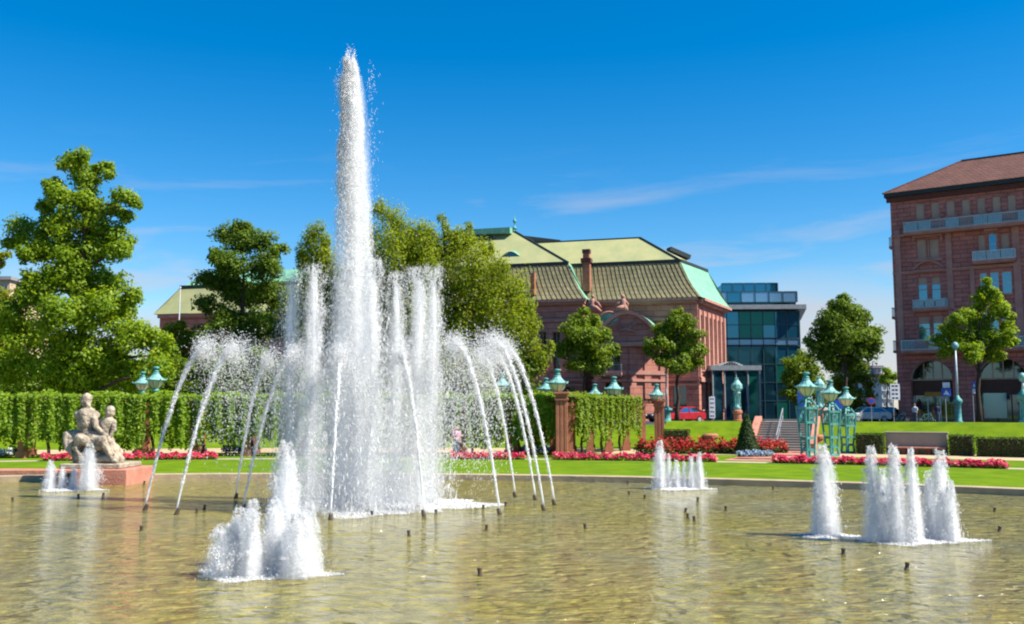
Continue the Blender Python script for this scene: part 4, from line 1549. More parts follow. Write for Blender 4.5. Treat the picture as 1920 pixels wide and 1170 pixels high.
tree('weeping_tree', 'broad yellow-green weeping tree with drooping branches right of the central jet', 80,
     [(708, 392, 17), (735, 415, 26), (700, 440, 30), (765, 440, 24), (740, 470, 36), (790, 475, 26), (828, 408, 9), (836, 425, 10), (850, 445, 18), (880, 425, 8), (878, 450, 16), (862, 470, 26), (815, 495, 34), (905, 468, 18), (920, 470, 12), (882, 510, 38), (935, 505, 24),
      (795, 440, 24), (805, 462, 30), (772, 470, 34), (840, 470, 28), (720, 505, 36), (690, 500, 30), (930, 540, 30), (780, 530, 40), (840, 545, 42), (965, 545, 28), (910, 565, 40), (985, 585, 24), (958, 610, 32), (1000, 610, 16), (860, 610, 44), (790, 600, 44), (720, 560, 46), (700, 640, 48), (920, 650, 38), (985, 650, 26), (830, 670, 44), (1012, 668, 20), (1032, 650, 10), (760, 680, 44), (965, 690, 26), (900, 705, 34)], 830, L['weep'], leaf=5.8, dens=2.2, droop=0.75, tr=0.6, aspect=0.4, sub=8)
tree('weeping_tree', 'smaller yellow-green weeping tree partly hidden behind the central jet', 84,
     [(592, 436, 18), (580, 455, 18), (572, 480, 20), (610, 490, 26), (585, 530, 30), (560, 560, 22), (608, 452, 16), (595, 485, 26), (620, 520, 30), (600, 560, 34), (640, 580, 36), (570, 500, 14), (565, 620, 34), (620, 640, 40), (655, 520, 30), (660, 660, 36), (575, 690, 34)], 610, L['weep'], leaf=5.8, dens=2.1, droop=0.7, tr=0.4, aspect=0.4)
tree('street_tree', 'small round street tree before the hall portal, left of the other one', 84,
     [(1096, 582, 10), (1090, 600, 18), (1112, 606, 18), (1072, 620, 20), (1100, 628, 26), (1128, 632, 20), (1062, 645, 18), (1090, 656, 26), (1122, 660, 24), (1145, 655, 16), (1080, 684, 18), (1112, 688, 22), (1134, 680, 14), (1055, 662, 12)], 1095, L['street'], leaf=5.4, dens=2.3, tr=0.2)
tree('street_tree', 'small round street tree before the hall corner, nearer the glass building', 84,
     [(1273, 584, 10), (1262, 600, 17), (1284, 604, 17), (1244, 622, 18), (1272, 626, 25), (1300, 630, 18), (1232, 645, 18), (1258, 652, 24), (1290, 655, 24), (1312, 655, 14), (1216, 658, 12), (1240, 672, 18), (1272, 682, 22), (1304, 678, 16)], 1271, L['street'], leaf=5.4, dens=2.3, tr=0.2)
tree('street_tree', 'dark round street tree standing alone between the glass and corner buildings', 86,
     [(1580, 560, 11), (1572, 576, 18), (1594, 580, 20), (1555, 598, 22), (1584, 605, 30), (1614, 600, 20), (1540, 622, 22), (1570, 636, 32), (1606, 634, 32), (1634, 624, 18), (1528, 646, 18), (1550, 660, 26), (1590, 664, 30), (1626, 656, 24), (1644, 640, 12), (1606, 688, 18), (1560, 684, 16)], 1586, L['dark'], leaf=5.4, dens=2.4, tr=0.24)
tree('street_tree', 'sunlit street tree in front of the corner building arches', 78,
     [(1851, 526, 10), (1846, 545, 16), (1868, 556, 16), (1838, 568, 18), (1868, 582, 24), (1812, 586, 15), (1798, 602, 18), (1835, 602, 26), (1888, 590, 16), (1895, 612, 15), (1780, 620, 18), (1810, 630, 26), (1852, 634, 30), (1884, 636, 20), (1764, 640, 16), (1778, 655, 20), (1820, 660, 22), (1860, 664, 20), (1898, 640, 10)], 1836, L['bright'], leaf=5.6, dens=2.3, tr=0.24)
tree('young_tree', 'low bushy tree beside the glass building, left of the lone dark tree', 92,
     [(1508, 668, 16), (1490, 684, 20), (1520, 690, 22), (1478, 706, 16), (1502, 712, 24), (1528, 722, 20), (1482, 736, 18), (1508, 748, 22), (1535, 745, 16)], 1505, L['street'], leaf=5, dens=2.0, tr=0.14)
tree('young_tree', 'yellowish low tree under the lone dark street tree', 100,
     [(1570, 712, 18), (1600, 704, 20), (1628, 716, 16), (1585, 735, 22), (1615, 742, 22), (1562, 750, 18), (1600, 764, 20), (1628, 764, 14)], 1600, L['yellow'], leaf=5, dens=1.9, tr=0.14)
tree('young_tree', 'small yellow-green tree right of the tallest left tree, before the hall end', 90,
     [(338, 606, 14), (322, 624, 18), (350, 630, 20), (336, 650, 24), (310, 660, 18), (360, 665, 20), (335, 690, 28), (368, 700, 22), (310, 705, 20)], 338, L['yellow'], leaf=5.2, dens=2.0, tr=0.16)
tree('yellow_tree', 'yellow-green tree cut off by the left edge, behind the tallest tree', 78,
     [(-8, 560, 22), (6, 590, 22), (-20, 600, 36), (8, 625, 20), (-15, 660, 40), (-40, 560, 30), (10, 480, 12), (-14, 500, 20), (-50, 640, 40), (-10, 720, 40)], -30, L['yellow'], leaf=6, dens=2.0, tr=0.3)
tree('far_tree', 'small far tree at the street end beside the corner building', 140,
     [(1662, 700, 10), (1672, 706, 10), (1656, 712, 10), (1668, 722, 10)], 1664, L['bright'], leaf=4, dens=2.0, tr=0.2)
for i, (px, D, nm_) in enumerate(((40, 76, 'behind the pergola at the left edge'), (130, 82, 'behind the statue, under the tallest tree'), (225, 80, 'behind the left pergola lamps'), (315, 82, 'just right of the left pergola lamps'), (400, 80, 'below the dark tree'), (480, 82, 'behind the left slanting jets'), (560, 80, 'left of the central jet'), (640, 82, 'straight behind the central jet'), (725, 80, 'just right of the central jet'), (870, 82, 'behind the right slanting jets'), (960, 80, 'under the weeping branches'))):
    tree('shrub', 'dark evergreen shrub ' + nm_, D, [(px - 25, 700, 26), (px + 20, 692, 30), (px, 725, 34), (px + 35, 735, 26), (px - 38, 740, 28), (px, 665, 20), (px + 5, 765, 32), (px - 35, 780, 30), (px + 35, 780, 30), (px - 15, 808, 28), (px + 28, 810, 26)], px, L['dark'], leaf=7, dens=1.5, zbase=Z_G, tr=0.1, cat='shrub', group='dark shrubs behind the pergola', limbs=False)

# ------------------------------------------------------------------ pergola with hanging vines
Z_PT = 3.22
col_unit = MB()
col_unit.box(-.24, .24, -.24, .24, 0, .35)
col_unit.box(-.17, .17, -.17, .17, .35, 2.72)
col_unit.box(-.23, .23, -.23, .23, 2.72, 2.9)
col_me = None


def column(par, p, name='column'):
    """square sandstone column; mesh data shared"""
    global col_me
    if col_me is None:
        o = col_unit.obj(name, M['red_stone'], par)
        col_me = o.data
    else:
        o = bpy.data.objects.new(name, col_me)
        COL.objects.link(o)
        o.parent = par
    o.location = p
    return o


def pergola(name, label, path, wide, step):
    """path: list of world points of the front row; wide: offset to the back row"""
    base = Vector((path[0].x, path[0].y, Z_G))
    t = thing(name, label, 'pergola', base)
    cum = [0]
    for a, b in zip(path, path[1:]):
        cum.append(cum[-1] + (b - a).length)

    def along(s):
        for i in range(len(path) - 1):
            if s <= cum[i + 1] or i == len(path) - 2:
                k = (s - cum[i]) / (cum[i + 1] - cum[i])
                return path[i].lerp(path[i + 1], k)
    n = max(1, round(cum[-1] / step))
    front = [along(cum[-1] * i / n) for i in range(n + 1)]
    back = []
    for i, p in enumerate(front):
        d = (front[min(i + 1, n)] - front[max(i - 1, 0)]).normalized()
        back.append(p + Vector((-d.y, d.x, 0)) * wide)
    for p in front + back:
        column(t, (p.x - base.x, p.y - base.y, 0))
    for row in (front, back):
        for a, b in zip(row, row[1:]):
            m = MB().bar(Vector((a.x, a.y, Z_G + 3.0)) - base, Vector((b.x, b.y, Z_G + 3.0)) - base, .24, .2)
            m.obj('beam', M['brown_wood'], t)
    k = max(2, int(cum[-1] / 0.9))
    for i in range(k + 1):
        p = along(cum[-1] * i / k)
        d = (along(min(cum[-1], cum[-1] * i / k + .1)) - along(max(0, cum[-1] * i / k - .1))).normalized()
        nrm = Vector((-d.y, d.x, 0))
        m = MB().bar(p - nrm * .4 + Vector((0, 0, Z_G + 3.16 - p.z)) - base, p + nrm * (wide + .4) + Vector((0, 0, Z_G + 3.16 - p.z)) - base, .1, .12)
        m.obj('rafter', M['brown_wood'], t)
    return t, along, cum[-1]


def vine(label, along, length, wide, dens=1.0, low=0.35, leafm=None, s_from=0.0, s_to=None, ends=True):
    s_to = s_to or length
    p0 = along(s_from)
    base = Vector((p0.x, p0.y, Z_G))
    t = thing('hanging_vine', label, 'vine', base, 0, 'vines on the pergola')
    P, Nn, T = [], [], []
    Lm = 0.17

    def frame(s):
        a, b = along(max(0, s - .1)), along(min(length, s + .1))
        d = (b - a).normalized()
        p = along(s)
        return np.array([p.x, p.y, 0]), np.array([-d.y, d.x, 0.0]), np.array([d.x, d.y, 0.0])
    span = s_to - s_from
    # top mat
    for i in range(int(span * wide * 95 * dens)):
        s = rnd.uniform(s_from, s_to)
        p, nb, d = frame(s)
        o = rnd.uniform(-.45, wide + .3)
        z = Z_G + 3.12 + rnd.random() ** 2 * .32 + .10 * math.sin(s * 2.1) + .06 * math.sin(s * 5.3)
        P.append(p + nb * o + np.array([0, 0, z]))
        Nn.append(np.array([0, 0, 1.0]) - nb * .35)
        T.append(.65)
    # curtains front (dense, sunlit strands) and back
    for row, off, dn, lo in ((0, -.38, 1.0, low), (1, wide + .2, 1.0, low - .25)):
        ns = int(span * 19 * dn)
        ph = rnd.uniform(0, 6)
        for i in range(ns):
            s = s_from + span * (i + rnd.random()) / ns
            p, nb, d = frame(s)
            w1_ = math.sin(s * 7.6 + 1.1 * math.sin(s * 1.9) + ph)
            u = 0.5 + 0.34 * math.sin(s * 2.35 + ph) + 0.22 * math.sin(s * 5.9 + 1.3) + rnd.uniform(-.28, .28)
            if row == 0 and w1_ < -.55 and rnd.random() < .4:
                continue
            ln = (3.15 - lo) * (0.58 + 0.42 * min(1, max(0, u)))
            out = off + rnd.uniform(-.10, .10) - .20 * max(0, w1_)
            nleaf = int(ln * 15 * dens)
            sw = rnd.uniform(-.12, .12)
            tb = rnd.uniform(-.14, .10) + .12 * w1_  # forward strands painted lighter, gaps darker: shade put into the leaf tone
            for k in range(nleaf):
                f = k / nleaf
                q_ = p + nb * (out + rnd.uniform(-.07, .07)) + d * (sw * f + rnd.uniform(-.09, .09))
                q_ = q_ + np.array([0, 0, Z_G + 3.25 - ln * f + rnd.uniform(-.05, .05)])
                P.append(q_)
                Nn.append(-nb * .8 + np.array([0, 0, .55]) + d * rnd.uniform(-.5, .5))
                T.append(.55 + tb)
    if ends:
        for s, sg in ((s_from, -1), (s_to, 1)):
            p, nb, d = frame(s)
            for i in range(26):
                o = rnd.uniform(-.3, wide + .2)
                ln = rnd.uniform(1.0, 2.3)
                for k in range(int(ln * 13)):
                    P.append(p + nb * (o + rnd.uniform(-.06, .06)) + d * sg * (.1 + rnd.uniform(-.08, .1)) + np.array([0, 0, Z_G + 3.2 - ln * k / (ln * 13)]))
                    Nn.append(d * sg + np.array([0, 0, .5]))
                    T.append(.5)
    P, Nn, T = np.array(P), np.array(Nn) + nr.normal(size=(len(P), 3)) * .42, np.clip(np.array(T) + nr.normal(0, .17, len(T)), 0, 1)
    V, F_ = leaf_quads(P, Nn, Lm, .7, down=1.2)
    np_mesh('foliage', V, F_, leafm or L['vine'], t, tuple(base), T)
    # woody stems climbing two columns
    for s in np.arange(s_from + 1.2, s_to, 2.6):
        p, nb, d = frame(float(s))
        pts = [p + nb * (-.05 + .08 * math.sin(k * 1.7)) + d * (.25 + .1 * math.cos(k)) + np.array([0, 0, Z_G + 3.2 * k / 6]) for k in range(7)]
        m = MB().tube([Vector(x) for x in pts], [.09, .08, .07, .06, .06, .05, .04], 6)
        m.v = [(a[0] - base.x, a[1] - base.y, a[2] - base.z) for a in m.v]
        m.obj('stem', M['bark'], t)
    return t


pl, pr_ = phi_at(-70, 59), phi_at(1049, 58.6)
arc = [pol(59, pl + (pr_ - pl) * i / 14, Z_G) for i in range(15)]
pg1, al1, len1 = pergola('pergola', 'long curved sandstone pergola under hanging vines behind the pool', arc, 2.6, 2.75)
vine('green vine curtain on the left pergola behind the statue', al1, len1, 2.6, s_from=0.0, s_to=len1 * .46)
vine('green vine curtain on the middle pergola behind the fountain jets', al1, len1, 2.6, s_from=len1 * .465, s_to=len1 - .35)
# corner piers: fluted sandstone pillar carrying a lamp, then the return wing running away from the pool
pA = at(1068, 780, 53.0)
pB = at(1192, 780, 61.0)
pCc = at(1236, 780, 64.0)
rp = [Vector((pA.x, pA.y, Z_G)), Vector((pB.x, pB.y, Z_G)), Vector((pCc.x, pCc.y, Z_G))]
pg2, al2, len2 = pergola('pergola', 'short red sandstone pergola wing with bare columns at its right end', rp, 2.4, 2.6)
vine('green vine block on the short pergola wing beside the hall', al2, len2, 2.4, s_from=0.0, s_to=(rp[1] - rp[0]).length * .97, low=.55, leafm=L['street'])  # darker leaf colour puts this wing's shade into the vine


def pier(label, px, D, h, w, group=None):
    b = at(px, 780, D)
    t = thing('sandstone_pier', label, 'pier', (b.x, D, Z_G), math.atan2(b.x, D) * -1, group)
    m = MB().box(-w * .65, w * .65, -w * .65, w * .65, 0, .3)
    m.obj('base', M['red_stone'], t, bevel=.02)
    for sx in (-1, 0, 1):
        MB().box(sx * w * .36 - w * .15, sx * w * .36 + w * .15, -w * .5, w * .5, .3, h - .45).obj('shaft', M['red_stone'], t, bevel=.02)
    MB().box(-w * .42, w * .42, -w * .38, w * .38, .3, h - .451).obj('core', M['red_stone'], t)
    m = MB()
    m.box(-w * .6, w * .6, -w * .6, w * .6, h - .45, h - .3)
    m.box(-w * .52, w * .52, -w * .52, w * .52, h - .3, h - .12)
    m.box(-w * .7, w * .7, -w * .7, w * .7, h - .12, h)
    m.obj('capital', M['red_stone'], t, bevel=.02)
    return t


pier('fluted red sandstone lamp pier at the pergola corner', 1053, 51.6, 3.45, .62)
pier('plain red sandstone end pier of the short pergola wing', 1236, 63.2, 3.15, .62)

# ------------------------------------------------------------------ lamps
def lamp_head(par, z, s=1.0):
    """copper lantern: ring, milk-glass bowl with ribs, flared cap, finial"""
    lo = lambda prof: [(r_ * s, q_ * s) for r_, q_ in prof]
    MB().lathe(lo([(.10, -.02), (.20, .0), (.22, .06), (.16, .12), (.14, .18)]), 10, (0, 0, z)).obj('lamp_holder', M['lamp_green'], par, smooth=True)
    g = MB().lathe(lo([(.17, .18), (.24, .24), (.36, .38), (.43, .52), (.44, .60)]), 8, (0, 0, z)).obj('lamp_glass', M['lamp_glass'], par)
    m = MB()
    for k in range(8):
        a = 2 * PI * k / 8
        m.tube([Vector((math.cos(a) * r_ * s, math.sin(a) * r_ * s, z + q_ * s)) for r_, q_ in ((.17, .18), (.25, .24), (.37, .38), (.44, .52), (.45, .60))], .018 * s, 5)
    m.obj('rib', M['lamp_green'], g)
    c = MB().lathe(lo([(.44, .58), (.58, .64), (.57, .68), (.46, .72), (.34, .80), (.24, .92), (.18, 1.0), (.20, 1.03), (.16, 1.07)]), 12, (0, 0, z)).obj('lamp_cap', M['lamp_light'], par, smooth=False)
    m = MB()
    for k in range(6):
        a = 2 * PI * k / 6 + .3
        x, y = math.cos(a) * .56 * s, math.sin(a) * .56 * s
        m.tube([Vector((x, y, z + .66 * s)), Vector((x * 1.12, y * 1.12, z + .76 * s))], [.05 * s, .012 * s], 5)
    m.obj('cap_horn', M['lamp_light'], c)
    MB().lathe(lo([(.15, 1.07), (.17, 1.16), (.10, 1.2), (.13, 1.28), (.19, 1.3), (.19, 1.38), (.11, 1.40), (.02, 1.42)]), 10, (0, 0, z)).obj('finial', M['lamp_green'], c, smooth=True)


def pergola_lamp(label, px, py_mid, D, s=1.0, zfoot=None):
    p = at(px, py_mid, D)
    zl = p.z - .6 * s
    zf = zfoot if zfoot is not None else Z_G + 3.3
    t = thing('pergola_lamp', label, 'lamp', (p.x, D, min(zf, zl - .1)), 0, 'copper lanterns on the pergola')
    h = max(.1, zl - min(zf, zl - .1))
    MB().lathe([(.16 * s, 0), (.14 * s, h * .2), (.08 * s, h * .35), (.07 * s, h * .8), (.12 * s, h)], 10).obj('stem', M['lamp_green'], t, smooth=True)
    lamp_head(t, h, s)
    return t


pergola_lamp('green copper lantern on the fluted pergola corner pier', 1045, 720, 51.6, 1.0, Z_G + 3.45)
pergola_lamp('green copper lantern just behind the corner pier lantern', 1023, 731, 58, .9)
pergola_lamp('small green copper lantern above the middle of the short vine wing', 1115, 740, 62, .86)
pergola_lamp('green copper lantern with a vine climbing up its stem', 1151, 731, 58, 1.0)
pergola_lamp('green copper lantern on the plain end pier', 1231, 742, 63.2, .96, Z_G + 3.15)
pergola_lamp('lower left lantern of the pair above the left pergola', 267, 720, 58, .92)
pergola_lamp('upper right lantern of the pair above the left pergola', 292, 714, 55, 1.0)
pergola_lamp('green copper lantern seen through the right slanting jets', 941, 725, 55, 1.0)
# vine bush climbing the lamp stems
for (px, py, D, hgt, lab) in ((288, 745, 56, 1.3, 'vine tuft climbing the left pergola lamp pair'), (1151, 755, 58, 1.0, 'vine tuft wrapped round a lantern stem on the short wing')):
    b = at(px, 780, D)
    t = thing('climbing_vine', lab, 'vine', (b.x, D, Z_G + 3.0))
    n = 900
    hh = nr.uniform(0, 1, n)
    ang = nr.uniform(0, 2 * PI, n)
    rr = .42 * (1.05 - hh * .75) * nr.uniform(.5, 1, n)
    P = np.stack([b.x + rr * np.cos(ang), D + rr * np.sin(ang), Z_G + 2.9 + hh * hgt], 1)
    V, F_ = leaf_quads(P, np.stack([np.cos(ang), np.sin(ang), np.full(n, .6)], 1) + nr.normal(size=(n, 3)) * .4, .15, .7)
    np_mesh('foliage', V, F_, L['vine'], t, (b.x, D, Z_G + 3.0), np.clip(nr.normal(.55, .2, n), 0, 1))


def candelabra(label, px, py_base, py_top, s=1.0):
    b = gnd(px, py_base, Z_G)
    D = b.y
    H_ = (at(px, py_top, D).z - Z_G)
    t = thing('candelabra_lamp', label, 'street lamp', (b.x, D, Z_G), R(18), 'tall green lattice lamps by the steps')
    hz = H_ - 1.42 * s
    MB().box(-.30, .30, -.30, .30, 0, .12).obj('plinth', M['lamp_green'], t, bevel=.02)
    lv = [0.12, .5, hz * .36, hz * .62, hz * .86, hz]
    wd = [.25, .22, .25, .31, .36, .16]
    for sx in (-1, 1):
        for sy in (-1, 1):
            MB().tube([Vector((sx * w_, sy * w_, z)) for z, w_ in zip(lv, wd)], [.075, .065, .058, .062, .062, .055], 6).obj('leg', M['lamp_green'], t)
    for z, w_ in zip(lv[1:5], wd[1:5]):
        m = MB()
        for a, c in (((-1, -1), (1, -1)), ((1, -1), (1, 1)), ((1, 1), (-1, 1)), ((-1, 1), (-1, -1))):
            m.bar((a[0] * w_, a[1] * w_, z), (c[0] * w_, c[1] * w_, z), .08, .12)
        m.obj('ring', M['lamp_green'], t)
    m = MB()
    for (i, j) in ((3, 4),):
        z0, z1, w0, w1 = lv[i], lv[j], wd[i], wd[j]
        for a, c in (((-1, -1), (1, -1)), ((1, -1), (1, 1)), ((1, 1), (-1, 1)), ((-1, 1), (-1, -1))):
            for k in range(1, 3):
                f = k / 3
                A_ = Vector((a[0] * w0, a[1] * w0, z0)).lerp(Vector((c[0] * w0, c[1] * w0, z0)), f)
                B2 = Vector((a[0] * w1, a[1] * w1, z1)).lerp(Vector((c[0] * w1, c[1] * w1, z1)), f)
                m.tube([A_, B2], .03, 5)
            mid = (Vector((a[0], a[1], 0)) + Vector((c[0], c[1], 0))) * .5
            zc_ = (z0 + z1) / 2
            wm = (w0 + w1) / 2
            dirx = (Vector((c[0] - a[0], c[1] - a[1], 0))).normalized()
            m.tube([mid * wm + dirx * .16 * math.cos(2 * PI * q_ / 10) + Vector((0, 0, zc_ + .16 * math.sin(2 * PI * q_ / 10))) for q_ in range(11)], .025, 5)
    for z, w_ in ((lv[2], wd[2]),):
        for a, c in (((-1, -1), (1, 1)), ((1, -1), (-1, 1))):
            m.tube([Vector((a[0] * w_, a[1] * w_, z)), Vector((c[0] * w_, c[1] * w_, z))], .025, 5)
    m.obj('lattice', M['lamp_green'], t)
    for sx in (-1, 1):
        for sy in (-1, 1):
            MB().ball((sx * wd[4], sy * wd[4], lv[4] + .06), .075, 6).obj('ball_finial', M['lamp_light'], t, smooth=True)
    MB().tube([Vector((0, 0, lv[3])), Vector((0, 0, hz))], .05, 8).obj('spindle', M['lamp_green'], t)
    MB().lathe([(.2, 0), (.26, .05), (.18, .12), (.12, .2)], 10, (0, 0, hz - .18)).obj('collar', M['lamp_green'], t, smooth=True)
    lamp_head(t, hz, s)
    return t


candelabra('tallest nearest green lattice lamp left of the row by the steps', 1516, 862, 697, 1.0)
candelabra('middle green lattice lamp of the row by the steps', 1560, 855, 712, .95)
candelabra('farthest shortest green lattice lamp of the row by the steps', 1590, 850, 725, .9)


def stair_lamp(label, px, py_top, py_mid, py_foot, D):
    f = at(px, py_foot, D)
    mid = at(px, py_mid, D).z
    top = at(px, py_top, D).z
    t = thing('pedestal_lamp', label, 'street lamp', (f.x, D, f.z), 0, 'lamps on brick red pedestals at the stair head')
    h = mid - f.z
    m = MB().lathe([(.36, 0), (.36, .1), (.30, .14), (.29, h - .3), (.36, h - .25), (.36, h - .1), (.28, h)], 14)
    m.obj('pedestal', M['red_stone'], t)
    m = MB().lathe([(.27, h - .02), (.27, h + .2), (.2, h + .28), (.16, h + .5), (.2, top - f.z - 1.2), (.28, top - f.z - 1.1), (.2, top - f.z - 1.0)], 10)
    m.obj('post', M['lamp_light'], t, smooth=True)
    for k in range(4):
        a = PI / 4 + k * PI / 2
        MB().tube([Vector((math.cos(a) * .26, math.sin(a) * .26, h + .2)), Vector((math.cos(a) * .24, math.sin(a) * .24, top - f.z - 1.1))], .04, 6).obj('corner_rod', M['lamp_green'], t)
    m = MB().lathe([(.22, top - f.z - 1.0), (.42, top - f.z - .78), (.40, top - f.z - .5), (.3, top - f.z - .4), (.16, top - f.z - .2), (.12, top - f.z - .14), (.15, top - f.z - .06), (.02, top - f.z)], 10)
    m.obj('lamp_cap', M['lamp_light'], t)
    return t


stair_lamp('green lamp on a brick red pedestal left of the stair head', 1383, 708, 768, 790, 69.5)
stair_lamp('green lamp on a brick red pedestal right of the stair head', 1538, 706, 766, 790, 67.0)


def pole_lamp(label, px, py_top, D, rb=.32, hb=1.7, zf=Z_ST, white=True):
    f = at(px, 780, D)
    t = thing('lamp_post', label, 'lamp post', (f.x, D, zf))
    H_ = at(px, py_top, D).z - zf
    MB().lathe([(rb, 0), (rb, .15), (rb * .75, .25), (rb * .7, hb * .7), (rb * 1.05, hb * .75), (rb * 1.05, hb * .84), (rb * .5, hb * .92), (rb * .35, hb)], 12).obj('base', M['lamp_green'], t, smooth=True)
    MB().tube([Vector((0, 0, hb - .05)), Vector((0, 0, H_))], [.10, .065], 10).obj('pole', M['pale_rail'], t, smooth=True)
    m = MB().lathe([(.07, 0), (.2, .08), (.28, .3), (.2, .5), (.02, .6)], 10, (0, 0, H_))
    m.obj('lamp_head', M['lamp_light'], t, smooth=True)
    return t


pole_lamp('tall pale lamp post with fat green foot before the arches', 1797, 655, 76, zf=Z_ST + .12, hb=2.2)
pole_lamp('thin pale lamp post with round green foot by the red car', 1250, 690, 86, rb=.5, hb=1.5)
t = pole_lamp('green lantern post cut off by the right picture edge', 1921, 716, 62, rb=.36, hb=2.2, zf=Z_CREST - .1)

# ------------------------------------------------------------------ steps up the bank
st = thing('stone_stairs', 'broad stone garden steps up the grass bank between red piers', 'stairs', pol(R_FOOT - .1, PH_ST, Z_G), -PH_ST)
NS = 12
rise = (Z_CREST - Z_G) / NS
for i in range(NS):
    y0 = i * .43
    MB().box(-ST_HALF, ST_HALF, y0, y0 + .60 if i < NS - 1 else y0 + 3.0, max(0, i * rise - .12), (i + 1) * rise).obj('step', M['paving'], st, bevel=.015)
for sx in (-1, 1):
    m = MB()
    x0, x1 = sx * (ST_HALF + .02), sx * (ST_HALF + .42)
    pts = [(-.5, 0), (5.6, 0), (5.6, Z_CREST - Z_G + .35), (5.0, Z_CREST - Z_G + .35), (.1, .55), (-.5, .5)]
    v = [(x0, y, z) for y, z in pts] + [(x1, y, z) for y, z in pts]
    n = len(pts)
    m.add(v, [tuple(range(n)), tuple(range(2 * n - 1, n - 1, -1))] + [((i + 1) % n, i, n + i, n + (i + 1) % n) for i in range(n)])
    m.obj('cheek_wall', M['pink_stone'], st, bevel=.02)
m = MB()
for y in (.2, 2.4, 4.8):
    m.tube([Vector((-.25, y, rise * (y / .43))), Vector((-.25, y, rise * (y / .43) + .95))], .03, 6)
m.tube([Vector((-.25, .0, .95)), Vector((-.25, 4.9, .95 + rise * 4.9 / .43))], .035, 6)
m.tube([Vector((-.25, .0, .5)), Vector((-.25, 4.9, .5 + rise * 4.9 / .43))], .02, 6)
m.obj('handrail', M['grey_metal'], st)
for (px, y0, y1, D, w_, lab) in ((1531, 815, 846, 60.0, .34, 'round brick red pier at the foot of the steps behind the nearest lattice lamp'), (1331, 813, 836, 62.5, .42, 'low brick red pier at the left of the red salvia bed')):
    f = at(px, 780, D)
    z1_ = at(px, y0, D).z
    t = thing('garden_pier', lab, 'pier', (f.x, D, Z_G))
    MB().lathe([(w_ * 1.1, 0), (w_ * 1.1, .15), (w_, .2), (w_, z1_ - Z_G - .25)], 16).obj('shaft', M['red_stone'], t)
    MB().lathe([(w_ * 1.25, z1_ - Z_G - .25), (w_ * 1.3, z1_ - Z_G - .1), (w_ * 1.0, z1_ - Z_G)], 16).obj('cap', M['red_stone'], t)

# ------------------------------------------------------------------ clipped hedges, bench, cone
def hedge_box(label, c, ang, w, d, h, dens=170, leafm=None, leaf=.09):
    t = thing('clipped_hedge', label, 'hedge', c, ang, 'clipped hedges at the foot of the bank')
    MB().box(-w / 2 + .06, w / 2 - .06, .06, d - .06, 0, h - .06).obj('core', M['soil'], t)
    P, Nn = [], []

    def face(n, f, nm):
        for _ in range(n):
            P.append(f(rnd.random(), rnd.random()))
            Nn.append(nm)
    face(int(w * h * dens), lambda a, b: (-w / 2 + a * w, 0, b * h), (0, -1, .25))
    face(int(w * d * dens), lambda a, b: (-w / 2 + a * w, b * d, h), (0, 0, 1))
    face(int(d * h * dens), lambda a, b: (-w / 2, a * d, b * h), (-1, 0, .25))
    face(int(d * h * dens), lambda a, b: (w / 2, a * d, b * h), (1, 0, .25))
    P = np.array(P) + nr.normal(0, .025, (len(P), 3))
    V, F_ = leaf_quads(P, np.array(Nn) + nr.normal(size=(len(P), 3)) * .4, leaf, .7)
    np_mesh('foliage', V, F_, leafm or L['hedge'], t, (0, 0, 0), np.clip(nr.normal(.5, .2, len(P)), 0, 1))
    return t


def on_ring(px, r):
    ph = phi_at(px, r)
    p = pol(r, ph, Z_G)
    return p, -ph


for (x0, x1, r_, h, lab) in ((1243, 1290, 69.0, 1.25, 'dark clipped hedge block behind the end pier'), (1602, 1654, 67.0, 1.15, 'dark clipped hedge block left of the stone bench'), (1776, 1821, 67.0, 1.12, 'dark clipped hedge block right of the stone bench'), (1827, 1960, 66.6, 1.02, 'long dark clipped hedge at the right edge')):
    p0_, a0_ = on_ring(x0, r_)
    p1_, a1_ = on_ring(x1, r_)
    c = (p0_ + p1_) / 2
    hedge_box(lab, c, math.atan2(p1_.y - p0_.y, p1_.x - p0_.x), (p1_ - p0_).length, 1.1, h)
p0_, _ = on_ring(1657, 67.3)
p1_, _ = on_ring(1773, 67.3)
c = (p0_ + p1_) / 2
bw = (p1_ - p0_).length
bench = thing('stone_bench', 'long stone bench with low back wall between clipped hedges', 'bench', c, math.atan2(p1_.y - p0_.y, p1_.x - p0_.x))
MB().box(-bw / 2, bw / 2, .35, .75, 0, 1.18).obj('backrest', M['paving'], bench, bevel=.02)
MB().box(-bw / 2 - .06, bw / 2 + .06, .30, .80, 1.182, 1.27).obj('coping', M['paving'], bench, bevel=.02)
MB().box(-bw / 2 + .1, bw / 2 - .1, -.15, .345, .36, .44).obj('seat', M['pink_stone'], bench, bevel=.02)
for k in range(5):
    x = -bw / 2 + .3 + (bw - .6) * k / 4
    MB().box(x - .12, x + .12, -.1, .34, 0, .358).obj('leg', M['hotel_dark'], bench)

